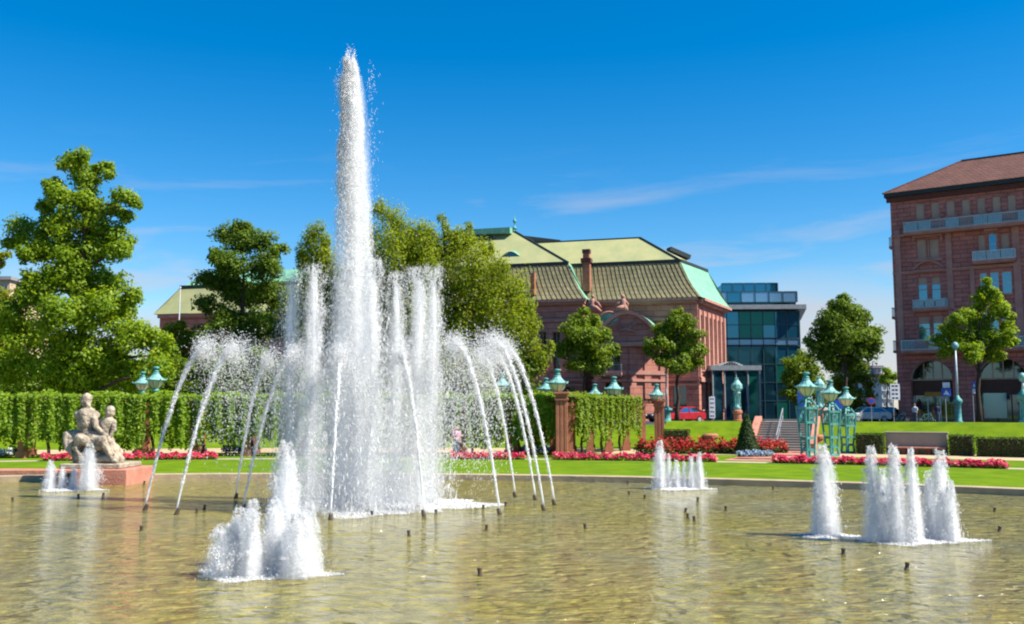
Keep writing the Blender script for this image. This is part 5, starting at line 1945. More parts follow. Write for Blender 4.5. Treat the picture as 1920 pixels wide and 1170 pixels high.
cb = gnd(1401, 852, Z_G)
cone = thing('topiary_cone', 'dark green clipped cone bush in the red salvia bed', 'topiary', (cb.x, cb.y, Z_G))
hC = at(1401, 776, cb.y).z - Z_G
n = 5200
hh = 1 - np.sqrt(nr.uniform(0, 1, n))
ang = nr.uniform(0, 2 * PI, n)
rr = .62 * (1 - hh) ** .9 * (1 + .06 * np.sin(ang * 5 + hh * 9)) + .05
rr = rr * np.where(hh < .08, .85, 1) + nr.normal(0, .03, n)
P = np.stack([rr * np.cos(ang), rr * np.sin(ang), .05 + hh * hC], 1)
V, F_ = leaf_quads(P, np.stack([np.cos(ang), np.sin(ang), np.full(n, .35)], 1) + nr.normal(size=(n, 3)) * .4, .10, .55)
np_mesh('foliage', V, F_, L['cone'], cone, (0, 0, 0), np.clip(nr.normal(.5, .22, n), 0, 1))
MB().lathe([(.5, .05), (.55, .3), (.3, hC * .5), (.02, hC * .97)], 12).obj('core', M['soil'], cone)

# ------------------------------------------------------------------ flower beds
def bed(label, pts_fn, n, width, h, bloom, bloom_frac=.6, leaf=.12, cat='flower bed', green=None, size=.13, name='flower_bed', group='flower strips round the pool lawn'):
    """pts_fn(u) -> centre line point; a low mound of leaves topped by blossoms"""
    p0_ = pts_fn(.5)
    base = Vector((p0_.x, p0_.y, Z_G))
    t = thing(name, label, cat, base, 0, group)
    m = MB()
    K = 24
    L_, R_ = [], []
    for i in range(K + 1):
        a = pts_fn(i / K)
        d = (pts_fn(min(1, i / K + .01)) - pts_fn(max(0, i / K - .01))).normalized()
        nn = Vector((-d.y, d.x, 0))
        L_.append(a - nn * width * .5 + Vector((0, 0, .03)))
        R_.append(a + nn * width * .5 + Vector((0, 0, .03)))
    for i in range(K):
        m.quad(L_[i], L_[i + 1], R_[i + 1], R_[i])
    m.v = [(v[0] - base.x, v[1] - base.y, Z_G + .02 - base.z) for v in m.v]
    m.obj('soil', M['soil'], t)
    for nm_, lm, cnt, zlo, zhi, sz in (('foliage', green or L['vine'], int(n * (1 - bloom_frac)), .0, .8, leaf), ('blossom', bloom, int(n * bloom_frac), .45, 1.08, size)):
        P = np.empty((cnt, 3))
        us = nr.uniform(0, 1, cnt)
        for i in range(cnt):
            a = pts_fn(us[i])
            d = (pts_fn(min(1, us[i] + .01)) - pts_fn(max(0, us[i] - .01))).normalized()
            w_ = rnd.uniform(-1, 1)
            nn = Vector((-d.y, d.x, 0))
            hz_ = h * (1 - .55 * w_ * w_) * (1 + .18 * math.sin(us[i] * 61) + .12 * math.sin(us[i] * 143))
            q_ = a + nn * w_ * width * .5
            P[i] = (q_.x, q_.y, Z_G + .03 + hz_ * rnd.uniform(zlo, zhi))
        Nn = np.tile(np.array([0, -.5, .9]), (cnt, 1)) + nr.normal(size=(cnt, 3)) * .6
        V, F_ = leaf_quads(P, Nn, sz, .85)
        tone = np.clip(nr.normal(.5, .25, cnt) + .2 * np.sin(us * 90), 0, 1)
        np_mesh(nm_, V, F_, lm, t, tuple(base), tone)['kind'] = 'stuff'
    return t


def arc_fn(x0, x1, r_):
    a, b = phi_at(x0, r_), phi_at(x1, r_)
    return lambda u: pol(r_, a + (b - a) * u, Z_G)


bed('pink and red flower strip behind the statue', arc_fn(82, 410, R_BED + .2), 4200, .75, .30, L['pink'])
bed('pink and red flower strip seen through the right slanting jets', arc_fn(845, 985, R_BED + .2), 1900, .75, .30, L['pink'])
bed('pink and red flower strip before the short vine wing', arc_fn(1036, 1342, R_BED + .2), 3900, .75, .30, L['pink'])
bed('long pink and red flower strip right of the steps', arc_fn(1446, 1884, R_BED + .2), 5600, .75, .30, L['pink'])


def line_fn(a, b, bow=0.0):
    a, b = Vector((a.x, a.y, Z_G)), Vector((b.x, b.y, Z_G))
    n_ = Vector((-(b - a).y, (b - a).x, 0)).normalized()
    return lambda u: a.lerp(b, u) + n_ * bow * math.sin(PI * u)


bed('big red salvia bed left of the dark topiary cone', line_fn(gnd(1200, 852, Z_G), gnd(1385, 850, Z_G), .5), 5200, 1.5, .74, L['red'], .36, green=L['hedge'], group='red salvia beds by the cone', size=.15)
bed('smaller red salvia bed right of the dark topiary cone', line_fn(gnd(1418, 850, Z_G), gnd(1474, 849, Z_G), .2), 1900, 1.2, .66, L['red'], .32, green=L['hedge'], group='red salvia beds by the cone', size=.15)
bed('blue grey edging flowers under the topiary cone', line_fn(gnd(1385, 857, Z_G), gnd(1448, 856, Z_G)), 900, .5, .26, L['bluegrey'], .8)
bed('white flower patch at the left edge behind the statue', line_fn(gnd(-20, 858, Z_G), gnd(22, 857, Z_G)), 800, .8, .34, L['white'], .8)
bed('purple flower patch left of the statue', line_fn(gnd(24, 854, Z_G), gnd(60, 853, Z_G)), 700, .7, .34, L['purple'], .75)
bed('blue grey flower patch before the corner pier', line_fn(gnd(958, 850, Z_G), gnd(1030, 850, Z_G)), 1000, .7, .4, L['bluegrey'], .75)
bed('purple flower patch behind the left slanting jets', line_fn(gnd(418, 850, Z_G), gnd(470, 850, Z_G)), 700, .7, .36, L['purple'], .75)

# ------------------------------------------------------------------ stone statue on its plinth
chisel = bpy.data.textures.new('chisel', 'CLOUDS')
chisel.noise_scale = .11
chisel.noise_depth = 3


def remesh_blob(name, caps, material, parent, voxel=.03, smooth_it=4):
    """one continuous body from capsules (a, b, ra, rb)"""
    bm = bmesh.new()
    for (a, b, ra, rb) in caps:
        a, b = Vector(a), Vector(b)
        n = 7
        K = 5
        d = b - a
        d = d.normalized() if d.length > 1e-6 else Vector((0, 0, 1))
        ref = Vector((.3, .8, .2)) if abs(d.dot(Vector((.3, .8, .2)).normalized())) < .95 else Vector((1, 0, 0))
        s = d.cross(ref).normalized()
        t = d.cross(s)
        rows = []
        for i in range(K + 1):
            th = PI / 2 * i / K
            rows.append((a - d * ra * math.cos(th), ra * math.sin(th)))
        for i in range(K + 1):
            th = PI / 2 * i / K
            rows.append((b + d * rb * math.sin(th), rb * math.cos(th)))
        n = 12
        ring_v = []
        for c, r_ in rows:
            r_ = max(r_, .001)
            ring_v.append([bm.verts.new(c + s * math.cos(2 * PI * k / n) * r_ + t * math.sin(2 * PI * k / n) * r_) for k in range(n)])
        for i in range(len(rows) - 1):
            for k in range(n):
                bm.faces.new((ring_v[i][k], ring_v[i][(k + 1) % n], ring_v[i + 1][(k + 1) % n], ring_v[i + 1][k]))
        bm.faces.new(ring_v[0][::-1])
        bm.faces.new(ring_v[-1])
    me = bpy.data.meshes.new(name)
    bm.to_mesh(me)
    bm.free()
    me.materials.append(material)
    o = bpy.data.objects.new(name, me)
    COL.objects.link(o)
    o.parent = parent
    r = o.modifiers.new('remesh', 'REMESH')
    r.mode = 'VOXEL'
    r.voxel_size = voxel
    r.use_smooth_shade = True
    sm = o.modifiers.new('smooth', 'SMOOTH')
    sm.iterations = smooth_it
    sm.factor = .5
    if material is M['statue']:
        dm_ = o.modifiers.new('chisel', 'DISPLACE')
        dm_.texture = chisel
        dm_.strength = .055
        dm_.mid_level = .5
    return o


SD = 35.8
sb = at(185, 900, SD)
stt = thing('statue_group', 'weathered sandstone statue of a man and boy riding a sea creature on a pink plinth', 'statue', (sb.x, SD, 0))
u_ = SD / FPX


def S(px, py, dy=0.0):
    p = at(px, py, SD + dy)
    return Vector((p.x - sb.x, dy, p.z))


# plinth blocks
x0, x1 = S(160, 890).x, S(258, 890).x
MB().box(x0, x1, -1.0, 1.6, -.4, S(200, 877).z).obj('plinth', M['pink_stone'], stt, bevel=.03)
xx = x0 - .01
MB().box(S(128, 880).x, S(240, 880).x, -.75, 1.3, S(200, 877).z + .002, S(200, 868).z).obj('plinth_step', M['statue'], stt, bevel=.03)
rock = []
for (a, b, r0, r1) in ((S(150, 862, .2), S(222, 862, .2), .26, .22), (S(165, 845, .2), S(210, 845, .2), .36, .3), (S(178, 825, .25), S(200, 830, .25), .34, .3), (S(150, 858, -.2), S(215, 860, -.25), .2, .16), (S(150, 850, .5), S(215, 850, .6), .3, .3)):
    rock.append((a, b, r0, r1))
remesh_blob('rock_base', rock, M['statue'], stt, .05, 3)
big = [
    # man: pelvis, belly, chest, neck, head
    (S(165, 822), S(164, 812), .27, .27), (S(164, 812), S(163, 794), .26, .29), (S(163, 794), S(163, 779), .33, .34), (S(149, 778), S(177, 779), .19, .19), (S(172, 816, -.1), S(188, 822, -.1), .24, .24),
    (S(163, 770), S(162, 758), .13, .12), (S(161, 752, -.02), S(163, 747, -.02), .205, .195), (S(165, 758, -.12), S(166, 762, -.12), .10, .10),
    # far arm and near arm resting on knee
    (S(151, 778, .05), S(150, 800, .1), .13, .11), (S(150, 800, .1), S(163, 818, -.1), .105, .09),
    (S(175, 780, -.12), S(180, 800, -.28), .135, .11), (S(180, 800, -.28), S(196, 815, -.3), .10, .075), (S(196, 815, -.3), S(201, 817, -.3), .085, .06),
    # near thigh and shin
    (S(168, 826, -.2), S(192, 826, -.42), .2, .165), (S(192, 826, -.42), S(204, 848, -.4), .15, .11), (S(204, 848, -.4), S(212, 862, -.4), .10, .09), (S(212, 864, -.42), S(219, 866, -.5), .08, .06),
    # far leg
    (S(160, 828, .2), S(178, 840, .4), .18, .14), (S(178, 840, .4), S(184, 860, .4), .13, .1),
]
man = remesh_blob('riding_man', big, M['statue'], stt, .028, 3)
boy = [(S(200, 818, .1), S(197, 800, .05), .21, .22), (S(197, 800, .05), S(203, 790, .02), .225, .21), (S(186, 822, .1), S(196, 812, .1), .2, .2), (S(203, 786, 0), S(206, 778, 0), .085, .08), (S(206, 774, -.02), S(207, 769, -.02), .175, .17),
       (S(192, 789, .02), S(184, 793, .0), .105, .09), (S(184, 793, .0), S(177, 790, .05), .09, .08), (S(213, 791, .02), S(214, 806, -.05), .105, .09), (S(213, 806, -.05), S(208, 816, -.15), .065, .055),
       (S(196, 818, -.05), S(206, 828, -.3), .13, .11), (S(206, 828, -.3), S(209, 846, -.3), .10, .075), (S(209, 846, -.3), S(213, 852, -.4), .07, .05)]
remesh_blob('boy', boy, M['statue'], stt, .024, 3)
beast = [(S(140, 820, .1), S(200, 838, .15), .30, .30), (S(200, 838, .15), S(208, 858, .15), .26, .3), (S(142, 818, .1), S(128, 816, .0), .25, .19), (S(128, 816, 0), S(124, 830, -.1), .17, .13), (S(124, 830, -.1), S(127, 842, -.15), .12, .10),
         (S(146, 826, -.25), S(143, 842, -.35), .13, .10), (S(143, 842, -.35), S(149, 852, -.35), .09, .08), (S(150, 852, -.36), S(150, 858, -.36), .09, .09), (S(134, 826, -.1), S(131, 844, -.2), .10, .08), (S(131, 844, -.2), S(133, 850, -.2), .09, .09),
         (S(150, 822, -.3), S(185, 836, -.32), .2, .17)]
remesh_blob('sea_creature', beast, M['statue'], stt, .03, 3)
# low pink stone wall running left from the plinth along the pool
wl = MB()
a, b = S(-120, 890, .9), S(150, 890, .9)
wl.box(a.x + sb.x - 3, b.x + sb.x - .3, SD + 1.6, SD + 2.5, -.5, at(60, 881, SD + 1.6).z)
wl2 = wl.obj('pool_wall', M['pink_stone'], None, (a.x + sb.x, SD + 2.0, 0), bevel=.03)
tag(wl2, 'low pink sandstone wall along the pool left of the statue', 'wall')
wl = MB().box(S(96, 890).x + sb.x, x0 + sb.x - .01, SD - .6, SD + 1.55, -.5, S(140, 890).z)
tag(wl.obj('pool_step', M['hotel_dark'], None, (S(120, 890).x + sb.x, SD, 0), bevel=.03), 'low stone step left of the statue plinth', 'step')

# ------------------------------------------------------------------ people
def person(label, px, py_foot, D, hgt, shirt, z=None, face=0.0):
    f = at(px, py_foot, D)
    z = f.z if z is None else z
    t = thing('person', label, 'person', (f.x, D, z), face)
    k = hgt / 1.75
    sc_ = lambda c: [((Vector(a) * k), (Vector(b) * k), ra * k, rb * k) for a, b, ra, rb in c]
    body = [((-.09, 0, .06), (-.09, -.01, .48), .05, .065), ((-.09, -.01, .48), (-.08, 0, .88), .07, .09), ((.09, .05, .06), (.10, .02, .48), .05, .065), ((.10, .02, .48), (.08, 0, .88), .07, .09),
            ((0, 0, .92), (0, 0, 1.12), .14, .13), ((0, 0, 1.12), (0, 0, 1.34), .14, .16), ((-.17, 0, 1.40), (.17, 0, 1.40), .07, .07), ((0, 0, 1.42), (0, -.01, 1.54), .055, .055), ((0, -.02, 1.60), (0, -.01, 1.66), .095, .10),
            ((-.2, 0, 1.40), (-.25, .02, 1.12), .055, .045), ((-.25, .02, 1.12), (-.24, -.06, .86), .042, .033), ((-.24, -.06, .86), (-.24, -.09, .78), .036, .02), ((.2, 0, 1.40), (.25, .02, 1.12), .055, .045), ((.25, .02, 1.12), (.24, -.06, .86), .042, .033), ((.24, -.06, .86), (.24, -.09, .78), .036, .02),
            ((-.09, -.02, .05), (-.09, -.16, .035), .045, .035), ((.09, .03, .05), (.10, -.11, .035), .045, .035), ((0, -.11, 1.62), (0, -.12, 1.60), .02, .02)]
    remesh_blob('body', sc_(body), M['skin'], t, .025, 2)
    remesh_blob('shirt', sc_([((0, 0, .96), (0, 0, 1.14), .165, .155), ((0, 0, 1.14), (0, 0, 1.34), .165, .18), ((-.18, 0, 1.38), (.18, 0, 1.38), .085, .085), ((-.2, 0, 1.38), (-.24, .02, 1.18), .075, .07), ((.2, 0, 1.38), (.24, .02, 1.18), .075, .07)]), shirt, t, .03, 2)
    remesh_blob('trousers', sc_([((0, 0, .90), (0, 0, .98), .165, .165), ((-.09, 0, .14), (-.085, 0, .88), .08, .115), ((.095, .03, .14), (.085, 0, .88), .08, .115)]), M['trousers'], t, .03, 2)
    remesh_blob('hair', sc_([((0, .025, 1.63), (0, .01, 1.70), .105, .10)]), M['hair'], t, .03, 2)
    return t


person('person in a pink top standing on the path behind the spray', 855, 862, 50.0, 1.68, M['shirt_pink'], Z_G + .01, R(20))
person('person in a white shirt beside the bicycles at the arches', 1716, 788, 84, 1.72, M['shirt_white'], Z_ST, R(-60))
person('person in dark clothes near the shop door under the arch', 1758, 788, 87, 1.75, M['shirt_navy'], Z_ST, R(150))

# ------------------------------------------------------------------ vehicles
def car(label, px, D, ang, paint, L_=4.2, z=Z_ST):
    f = at(px, 780, D)
    t = thing('parked_car', label, 'car', (f.x, D, z), ang)
    hl, w = L_ / 2, .86
    prof = [(-hl, .35), (-hl + .05, .62), (-hl + .25, .80), (-hl + 1.05, .92), (-hl + 1.65, 1.36), (-hl + 2.1, 1.45), (hl - 1.0, 1.43), (hl - .45, 1.12), (hl - .1, .95), (hl, .6), (hl - .03, .32)]
    lower = [(-hl, .30), (-hl + .03, .62), (-hl + .25, .80), (-hl + 1.05, .92), (hl - .35, .98), (hl - .05, .9), (hl, .6), (hl - .03, .30)]
    b = MB().prism_y(lower, -w, w).obj('body', paint, t, bevel=.06)
    cab = MB()
    v = []
    for y, s in ((-1, 1), (1, 1)):
        for (x, z_), ins in (((-hl + 1.0, .90), .02), ((-hl + 1.7, 1.38), .16), ((hl - 1.0, 1.38), .16), ((hl - .38, .96), .04)):
            v.append((x, y * (w - ins), z_))
    cab.add(v, [(0, 1, 2, 3), (7, 6, 5, 4), (0, 4, 5, 1), (1, 5, 6, 2), (2, 6, 7, 3), (3, 7, 4, 0)])
    cab.obj('windows', M['pane_dark'], t, bevel=.03)
    MB().add([(-hl + 1.6, -w + .14, 1.37), (-hl + 1.6, w - .14, 1.37), (hl - .95, w - .14, 1.37), (hl - .95, -w + .14, 1.37),
              (-hl + 1.85, -w + .24, 1.46), (-hl + 1.85, w - .24, 1.46), (hl - 1.15, w - .24, 1.46), (hl - 1.15, -w + .24, 1.46)],
             [(3, 2, 1, 0), (4, 5, 6, 7), (0, 1, 5, 4), (1, 2, 6, 5), (2, 3, 7, 6), (3, 0, 4, 7)]).obj('roof', paint, t, bevel=.03)
    for sy in (-1, 1):
        for xx_, zz0, x2, zz1 in ((-hl + 1.02, .9, -hl + 1.72, 1.4), (hl - 1.9, .93, hl - 1.85, 1.4), (hl - .4, .97, hl - 1.0, 1.4)):
            MB().bar((xx_, sy * (w - .01), zz0), (x2, sy * (w - .14), zz1), .07).obj('pillar', paint, t)
    for sx in (-hl + .8, hl - .8):
        for sy in (-1, 1):
            wh = MB()
            pts = [(.32 * math.cos(2 * PI * k / 18) + sx, .32 * math.sin(2 * PI * k / 18) + .32) for k in range(18)]
            wh.prism_y(pts, sy * (w - .1) - .1, sy * (w - .1) + .12)
            wo_ = wh.obj('wheel', M['rubber'], t)
            MB().prism_y([(.19 * math.cos(2 * PI * k / 14) + sx, .19 * math.sin(2 * PI * k / 14) + .32) for k in range(14)], sy * (w + .02) - .02, sy * (w + .02) + .025).obj('rim', M['grey_metal'], wo_)
    for sy in (-1, 1):
        MB().box(-hl - .015, -hl + .1, sy * .62 - .17, sy * .62 + .17, .60, .76).obj('headlight', M['sign_white'], t, bevel=.02)
        MB().box(hl - .14, hl + .015, sy * .66 - .14, sy * .66 + .14, .68, .9).obj('tail_light', M['tail_red'], t, bevel=.02)
    MB().box(hl - .02, hl + .02, -.27, .27, .45, .56).obj('number_plate', M['sign_white'], t)
    return t


car('red car parked before the hall between lamp post and tree', 1279, 88, R(28), M['car_red'])
car('dark car parked left of the red car, before the hall', 1252, 93, R(20), M['car_dark'])
car('white car beyond the farthest lattice lamp', 1625, 92, R(8), M['car_white'])
car('dark car right of the white one on the street', 1652, 96, R(4), M['car_dark'])


def bicycle(label, px, D, ang):
    f = at(px, 780, D)
    t = thing('bicycle', label, 'bicycle', (f.x, D, Z_ST), ang, 'bicycles parked at the arches')
    for x in (-.52, .52):
        w_ = MB().tube([Vector((x + .34 * math.cos(2 * PI * k / 20), 0, .34 + .34 * math.sin(2 * PI * k / 20))) for k in range(21)], .022, 6, cap=False).obj('wheel', M['rubber'], t)
        m = MB()
        for k in range(6):
            a = PI * k / 6
            m.tube([Vector((x + .33 * math.cos(a), 0, .34 + .33 * math.sin(a))), Vector((x - .33 * math.cos(a), 0, .34 - .33 * math.sin(a)))], .004, 4)
        m.obj('spoke', M['grey_metal'], w_)
    m = MB()
    for a, b in (((-.52, 0, .34), (-.12, 0, .32)), ((-.12, 0, .32), (-.25, 0, .85)), ((-.25, 0, .78), (.36, 0, .82)), ((-.12, 0, .32), (.38, 0, .72)), ((-.52, 0, .34), (-.23, 0, .75)), ((.52, 0, .34), (.34, 0, .95))):
        m.tube([Vector(a), Vector(b)], .018, 6)
    m.obj('frame', M['lamp_light'], t)
    MB().lathe([(.02, 0), (.09, .02), (.09, .06), (.03, .07)], 8, (-.26, 0, .85), sx=1.5).obj('saddle', M['rubber'], t)
    MB().tube([Vector((.28, -.28, 1.0)), Vector((.34, -.1, .97)), Vector((.34, .1, .97)), Vector((.28, .28, 1.0))], .014, 6).obj('handlebar', M['grey_metal'], t)
    return t


bicycle('leftmost bicycle leaning near the first arch pier', 1690, 82, R(12))
bicycle('bicycle right of the person in white at the arches', 1737, 82, R(-8))

# ------------------------------------------------------------------ signs
def sign(label, px, D, py_foot_z, panels, pole_top, name='street_sign'):
    f = at(px, 780, D)
    t = thing(name, label, 'sign', (f.x, D, py_foot_z))
    zt_ = at(px, pole_top, D).z - py_foot_z
    MB().tube([Vector((0, 0, 0)), Vector((0, 0, zt_))], .035, 8).obj('post', M['grey_metal'], t)
    for (x0, y0, x1, y1, mt_) in panels:
        a, b = at(x0, y1, D), at(x1, y0, D)
        o = MB().box(a.x - f.x, b.x - f.x, -.075, -.04, a.z - py_foot_z, b.z - py_foot_z).obj('panel', M[mt_], t, bevel=.008)
        if mt_ == 'sign_blue' and (x1 - x0) < 20:
            cx_, cz_ = (a.x + b.x) / 2 - f.x, (a.z + b.z) / 2 - py_foot_z
            w_, h_ = (b.x - a.x) * .32, (b.z - a.z) * .3
            MB().add([(cx_ - w_, -.078, cz_ - h_), (cx_ + w_, -.078, cz_ - h_), (cx_, -.078, cz_ + h_)], [(0, 1, 2)]).obj('symbol', M['sign_white'], o)
        if mt_ == 'sign_white' and (y1 - y0) > 20:
            m = MB()
            nrow = int((y1 - y0) / 7)
            for k in range(nrow):
                zc_ = (a.z - py_foot_z) + (b.z - a.z) * (k + .5) / nrow
                for q_ in range(2):
                    xa = a.x - f.x + (b.x - a.x) * (.18 + .36 * q_)
                    m.box(xa, xa + (b.x - a.x) * .26, -.082, -.076, zc_ - .07, zc_ + .07)
            m.obj('print', M['sign_dark'], o)
    return t


sign('blue and white crossing sign on a post before the first arch', 1774, 78, Z_ST + .12, [(1767, 717, 1780, 727, 'sign_white'), (1765, 728, 1782, 743, 'sign_blue')], 717)
sign('white notice board with dark marks at the corner building edge', 1676, 84, Z_ST, [(1669, 720, 1686, 750, 'sign_white')], 719)
sign('blue and white sign on a post behind the tree trunk at the arches', 1826, 79, Z_ST + .12, [(1822, 716, 1829, 728, 'sign_blue'), (1823, 729, 1828, 738, 'sign_white')], 716)
sign('tall white banner with dark lettering at the hall corner', 1335, 95, Z_ST, [(1330, 744, 1340, 784, 'sign_white')], 742, 'banner')
sign('tall blue banner behind the nearest lattice lamp', 1505, 90, Z_ST, [(1496, 732, 1516, 787, 'sign_blue')], 731, 'banner')
sign('blue direction sign between the lattice lamps', 1573, 84, Z_ST, [(1564, 750, 1584, 768, 'sign_blue')], 749)
sign('white sign above the vines behind the corner pier', 1066, 72, Z_ST, [(1060, 735, 1072, 750, 'sign_white')], 735)
f = at(1634, 780, 88)
t = thing('round_road_sign', 'round blue no parking sign with red ring near the white car', 'sign', (f.x, 88, Z_ST))
zz = at(1634, 752, 88).z - Z_ST
MB().tube([Vector((0, 0, 0)), Vector((0, 0, zz + .3))], .035, 8).obj('post', M['grey_metal'], t)
MB().prism_y([(.34 * math.cos(2 * PI * k / 24), zz + .34 * math.sin(2 * PI * k / 24)) for k in range(24)], -.07, -.04).obj('ring', M['sign_red'], t)
MB().prism_y([(.26 * math.cos(2 * PI * k / 24), zz + .26 * math.sin(2 * PI * k / 24)) for k in range(24)], -.078, -.072).obj('disc', M['sign_blue'], t)

# ------------------------------------------------------------------ fountain water
SPIN = np.array([[math.cos(2 * PI * k / 3), math.sin(2 * PI * k / 3)] for k in range(3)])


DROP_COUNT = []


def drops(name, parent, P, rad, dirs, stretch, base, material=None):
    """water drops: little three-sided spindles drawn out along dirs"""
    n = len(P)
    DROP_COUNT.append(n)
    d = unit(dirs)
    ref = np.where(np.abs(d[:, 2:3]) > .9, np.array([[1.0, 0, 0]]), np.array([[0, 0, 1.0]]))
    s = unit(np.cross(d, ref))
    t = np.cross(d, s)
    a0 = nr.uniform(0, 2 * PI, n)
    v = np.empty((n, 4, 3))
    st_ = (rad * stretch)[:, None]
    v[:, 0] = P + d * st_ * 1.2
    for k in range(3):
        a = a0 + 2 * PI * k / 3
        v[:, 1 + k] = P - d * st_ * .5 + (s * np.cos(a)[:, None] + t * np.sin(a)[:, None]) * rad[:, None] * 1.25
    f = np.array([[0, 1, 2], [0, 2, 3], [0, 3, 1], [3, 2, 1]])
    F_ = (np.arange(n)[:, None, None] * 4 + f[None]).reshape(-1, 3)
    o = np_mesh(name, v.reshape(-1, 3), F_, material or M['froth'], parent, tuple(base), smooth=True)
    o['kind'] = 'stuff'
    return o


def noise1(x, ph=0.0):
    return (np.sin(x * 1.7 + ph) + np.sin(x * 3.9 + 1.3 * ph) * .6 + np.sin(x * 8.3 + 2.1 * ph) * .4 + np.sin(x * 17.1 + .7 * ph) * .25) / 2.25


def nozzle_obj(par, loc, h=.16, r_=.055, tilt=None, name='nozzle'):
    o = MB().lathe([(r_ * 1.3, -.25), (r_ * 1.3, h * .3), (r_, h * .4), (r_, h * .85), (r_ * .7, h)], 10, loc).obj(name, M['nozzle'], par, smooth=False)
    return o


def lumpy_column(par, base, H, rfun, name='column', nz=40, na=14, lump=.25, lean=(0, 0), fz=6.0, material=None):
    """opaque white core of a jet with a rough, streaky skin"""
    v = []
    ph = rnd.uniform(0, 9)
    for i in range(nz + 1):
        k = i / nz
        z = H * k
        for j in range(na):
            a = 2 * PI * j / na
            r_ = rfun(k) * (1 + lump * (.6 * math.sin(a * 3 + ph + z * 1.3) + .5 * math.sin(a * 5 - z * fz + ph * 2) + rnd.uniform(-.6, .6)))
            v.append((base[0] + lean[0] * k + r_ * math.cos(a), base[1] + lean[1] * k + r_ * math.sin(a), base[2] + z + rnd.uniform(-.5, .5) * H / nz))
    f = [(i * na + j, i * na + (j + 1) % na, (i + 1) * na + (j + 1) % na, (i + 1) * na + j) for i in range(nz) for j in range(na)]
    f.append(tuple((nz) * na + j for j in range(na)))
    m = MB()
    m.add(v, f)
    return m.obj(name, material or M['froth_core'], par, smooth=True)


fb = gnd(658, 951, 0)
G_ = 9.81


def ballistic(n, H, spread, bursts=160, burst_frac=.6, low=.72, vsig=.02, tight=.12, rise=.45):
    """drops of an upright jet at one instant: they rise in a tight stream, slow at the top and fall back wider.
    spread = radius reached by the time a drop is back at the water; returns offsets and velocities"""
    v0 = math.sqrt(2 * G_ * H)
    T = 2 * v0 / G_
    vl = spread / T
    nb = int(n * burst_frac)
    # bursts: slugs of water thrown together, drawn out along their path
    tb = T * nr.uniform(0, 1, bursts) ** .9
    ab = nr.uniform(0, 2 * PI, bursts)
    lb = np.abs(nr.normal(0, .5, bursts)) + .05
    fb_ = 1 - (1 - low) * nr.uniform(0, 1, bursts) ** 2.2
    k = nr.integers(0, bursts, nb)
    t1 = np.clip(tb[k] + nr.normal(0, .035 * T, nb), 0, T)
    a1 = ab[k] + nr.normal(0, .12, nb)
    l1_ = lb[k] * (1 + nr.normal(0, .12, nb))
    f1 = fb_[k] + nr.normal(0, .006, nb)
    n2 = n - nb
    t2 = T * np.where(nr.uniform(0, 1, n2) < rise, .5 * nr.uniform(0, 1, n2), nr.uniform(.3, 1, n2))
    a2 = nr.uniform(0, 2 * PI, n2)
    l2_ = np.abs(nr.normal(0, .5, n2))
    f2 = 1 - (1 - low) * nr.uniform(0, 1, n2) ** 2.5
    t, an, la, f = np.concatenate([t1, t2]), np.concatenate([a1, a2]), np.concatenate([l1_, l2_]), np.concatenate([f1, f2])
    z = v0 * f * t - G_ * t * t / 2
    rad = la * vl * (t + .10 * T * tight / .12 * np.clip(t / (.25 * T), 0, 1)) + .012
    P = np.stack([rad * np.cos(an), rad * np.sin(an), z], 1) + nr.normal(0, vsig, (n, 3))
    V = np.stack([la * vl * np.cos(an), la * vl * np.sin(an), v0 * f - G_ * t], 1)
    ok = P[:, 2] > .02
    return P[ok], V[ok]


def streaks(name, par, P, V, base, r_mean=.0055, shutter=.006, rmax=.014, lmin=.010):
    """drops drawn out along their own motion"""
    n = len(P)
    rad = np.minimum(nr.gamma(2.4, r_mean / 2.4, n) + .0015, rmax)
    sp = np.linalg.norm(V, axis=1)
    ln = lmin + np.minimum(sp * shutter * nr.uniform(.5, 1.5, n), .11)
    return drops(name, par, P, rad, V + nr.normal(0, .35, V.shape), ln / rad / 1.7, base)


